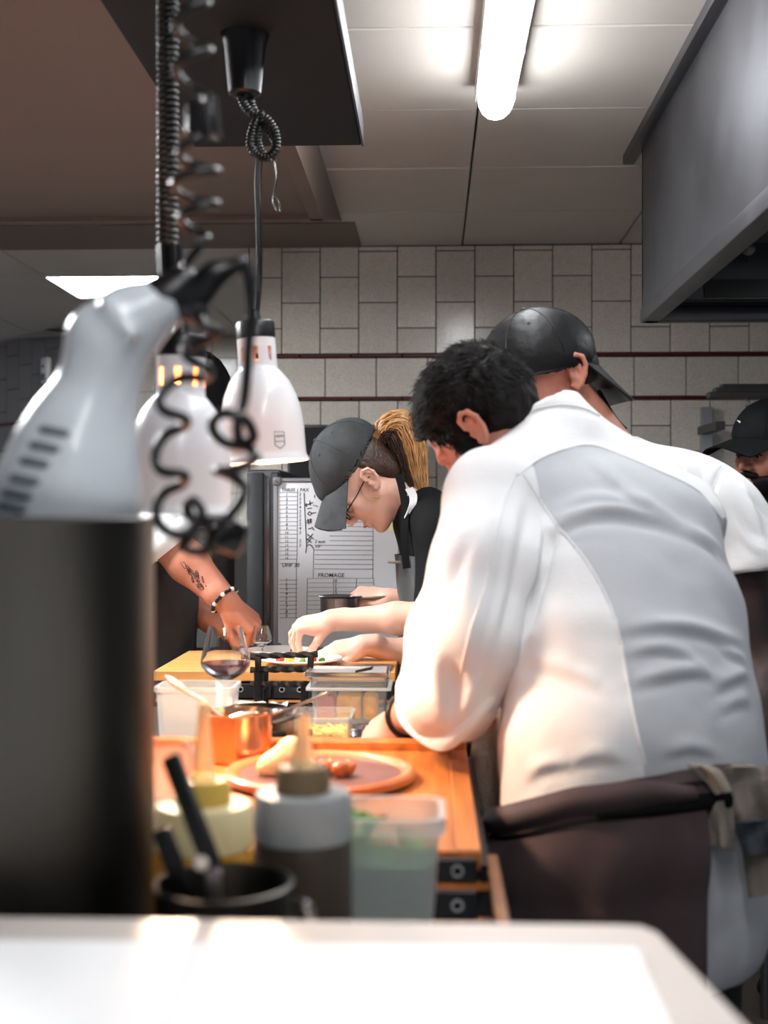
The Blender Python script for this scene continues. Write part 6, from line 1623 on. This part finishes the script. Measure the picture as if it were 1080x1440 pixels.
bdp = [h5.ell((.038, 0, -.060), (.060, .064, .062), None, .01), h5.cone((.088, .022, -.046), (.098, 0, -.042), .008, .008, .006), h5.cone((.088, -.022, -.046), (.098, 0, -.042), .008, .008, .006), half(h5(.0, 0, -.022), h5.d(.34, 0, 1), lo, hi, .01), h5.ell((.096, 0, -.0645), (.02, .018, .006), None, .004, 's')]
bdp = bdp[:1] + bdp[3:4] + bdp[1:3] + bdp[4:]
bo, BP_, BF_ = blob('beard', bdp, .003, M['hair_dark'], m5, 1)
blob('hair', hair_prims(h5, .99, .055, -.04), .004, M['hair_dark'], m5, 1)
for s in (1, -1):
    blob('eye', [h5.ell((.0765, s * .031, .004), (.0128, .0128, .0128), None, .002)], .002, M['porcelain'], m5, 1) if False else None
    MB().lathe([(0, 0), (.0048, 0), (.0038, .0012), (0, .0016)], h5(.0872, s * .031, .003), 14, frame_to(h5.d(1, 0, 0))).build('iris', M['hair_brown'], m5)
    MB().tube(vsp([h5(.0855, s * .020, .004), h5(.0895, s * .031, .0105), h5(.0825, s * .043, .005)], 4), .0022, 6).build('lid_shadow', M['hair_brown'], m5)  # dark line over each eye, standing in for shadow in the socket
    MB().tube(vsp([h5(.094, s * .010, .020), h5(.094, s * .026, .0265), h5(.080, s * .046, .021)], 4), [.003] * 8 + [.0015], 6).build('eyebrow', M['hair_dark'], m5)
c5, on5 = cap_shape(m5, h5, M['cap_black'], False, .088, .084, .12, 1.05, .034, arch=.022)
q = on5(h5.d(.80, -.12, .45).normalized(), .0008)
mk = MB(); mk.tube([q + h5.l * -.008 + h5.u * .005, q + h5.l * -.002 + h5.u * .001, q + h5.l * .004 - h5.u * .004], .0011, 5); mk.tube([q + h5.l * -.003 + h5.u * .004, q + h5.l * .003 + h5.u * .001], .0008, 5)
mk.build('emblem', M['shirt'], c5)
blob('shirt', [cone(n5 + V(0, 0, -.03), s5R, .06, .075, .04), cone(n5 + V(0, 0, -.03), s5L, .06, .075, .04), ecap(at(1140, 830, 3.4), at(1140, 1040, 3.4), (.75, -.6, 0), (.18, .11), (.17, .12), .06), cone(s5R, at(1075, 920, 3.42), .072, .065), cone(s5L, at(1220, 920, 3.3), .072, .065)], .008, M['tee_black'], m5, 2)
f5 = [V(at(1120, 900, 3.4).x, 3.45, .05), V(at(1180, 900, 3.4).x + .05, 3.4, .05)]
blob('trousers', leg_prims(at(1115, 1060, 3.43), f5[0]) + leg_prims(at(1165, 1060, 3.38), f5[1]) + [ecap(at(1140, 1020, 3.4), at(1140, 1080, 3.4), (.75, -.6, 0), (.16, .11), (.16, .11), .03)], .011, M['tee_black'], m5, 2)
for f in f5: shoe(f, (-.6, -.7, 0), M['black'], m5)

# ------------------------------------------------------------------ cook hidden behind, holding a small pan: only the hand shows
m6 = thing('person', (at(700, 900, 3.7).x, 3.7, 0), 'person hidden behind the woman in grey cap, one hand holding a small pan', 'person')
h6 = Fr(at(700, 640, 3.72), (-.9, .1, -.4), (-.35, 0, .93), .96); n6 = at(735, 710, 3.74)
s6, s6b = at(720, 775, 3.58), at(720, 775, 3.88); e6, w6 = at(640, 862, 3.55), at(548, 842, 3.48)
e6b, w6b = at(660, 880, 3.9), at(600, 890, 3.9)
blob('body', [head_prims(h6, n6), arm_prims(e6, w6, .042, .04, .027) + hand_prims(w6, (-.97, .05, .05), (-.1, -.75, .66), -1, (.9, 1.2, .7), .03, tpose=[(.02, .024, -.012), (.05, .042, -.02), (.074, .036, -.034), (.088, .022, -.044)]), arm_prims(e6b, w6b) + hand_prims(w6b, (-.9, 0, -.3), (0, 0, 1), 1),
              [ecap(n6, at(740, 960, 3.73), (.1, -.99, 0), (.1, .08), (.14, .1), .04), cone(n6, s6, .05, .05), cone(n6, s6b, .05, .05), cone(s6, e6, .048, .043), cone(s6b, e6b, .048, .043)]], [.004, .0028, .005, .01], M['skin_pale'], m6, 1)
blob('hair', hair_prims(h6, 1.0, .06, -.04), .005, M['hair_brown'], m6, 1)
blob('shirt', [cone(n6 + V(0, 0, -.03), s6, .06, .068, .04), cone(n6 + V(0, 0, -.03), s6b, .06, .068, .04), ecap(at(740, 800, 3.73), at(740, 1000, 3.73), (.1, -.99, 0), (.165, .11), (.16, .12), .05), cone(s6, e6, .066, .06), cone(s6b, e6b, .066, .06)], .009, M['tee_black'], m6, 2)
f6 = [V(at(740, 900, 3.7).x, 3.65, .05), V(at(740, 900, 3.7).x, 3.82, .05)]
blob('trousers', leg_prims(at(740, 1030, 3.66), f6[0]) + leg_prims(at(740, 1030, 3.8), f6[1]) + [ecap(at(740, 990, 3.73), at(740, 1040, 3.73), (.1, -.99, 0), (.155, .11), (.155, .11), .03)], .011, M['tee_black'], m6, 2)
for f in f6: shoe(f, (-1, 0, 0), M['black'], m6)
pc_ = at(478, 838, 3.46); t = thing('small_pan', (pc_.x, 3.46, pc_.z - .062), 'small dull grey pan held up before the whiteboard', 'pan')
MB().lathe([(0, -.062), (.052, -.062), (.054, -.056), (.055, -.004), (.060, 0), (.058, .0015), (.053, -.003), (.052, -.056), (0, -.058)], pc_, 40).build('body', M['steel'], t)
MB().bar(pc_ + V(.052, 0, -.008), pc_ + V(.14, .0, .0), .014, .006, bevel=.002).build('handle', M['steel'], t)
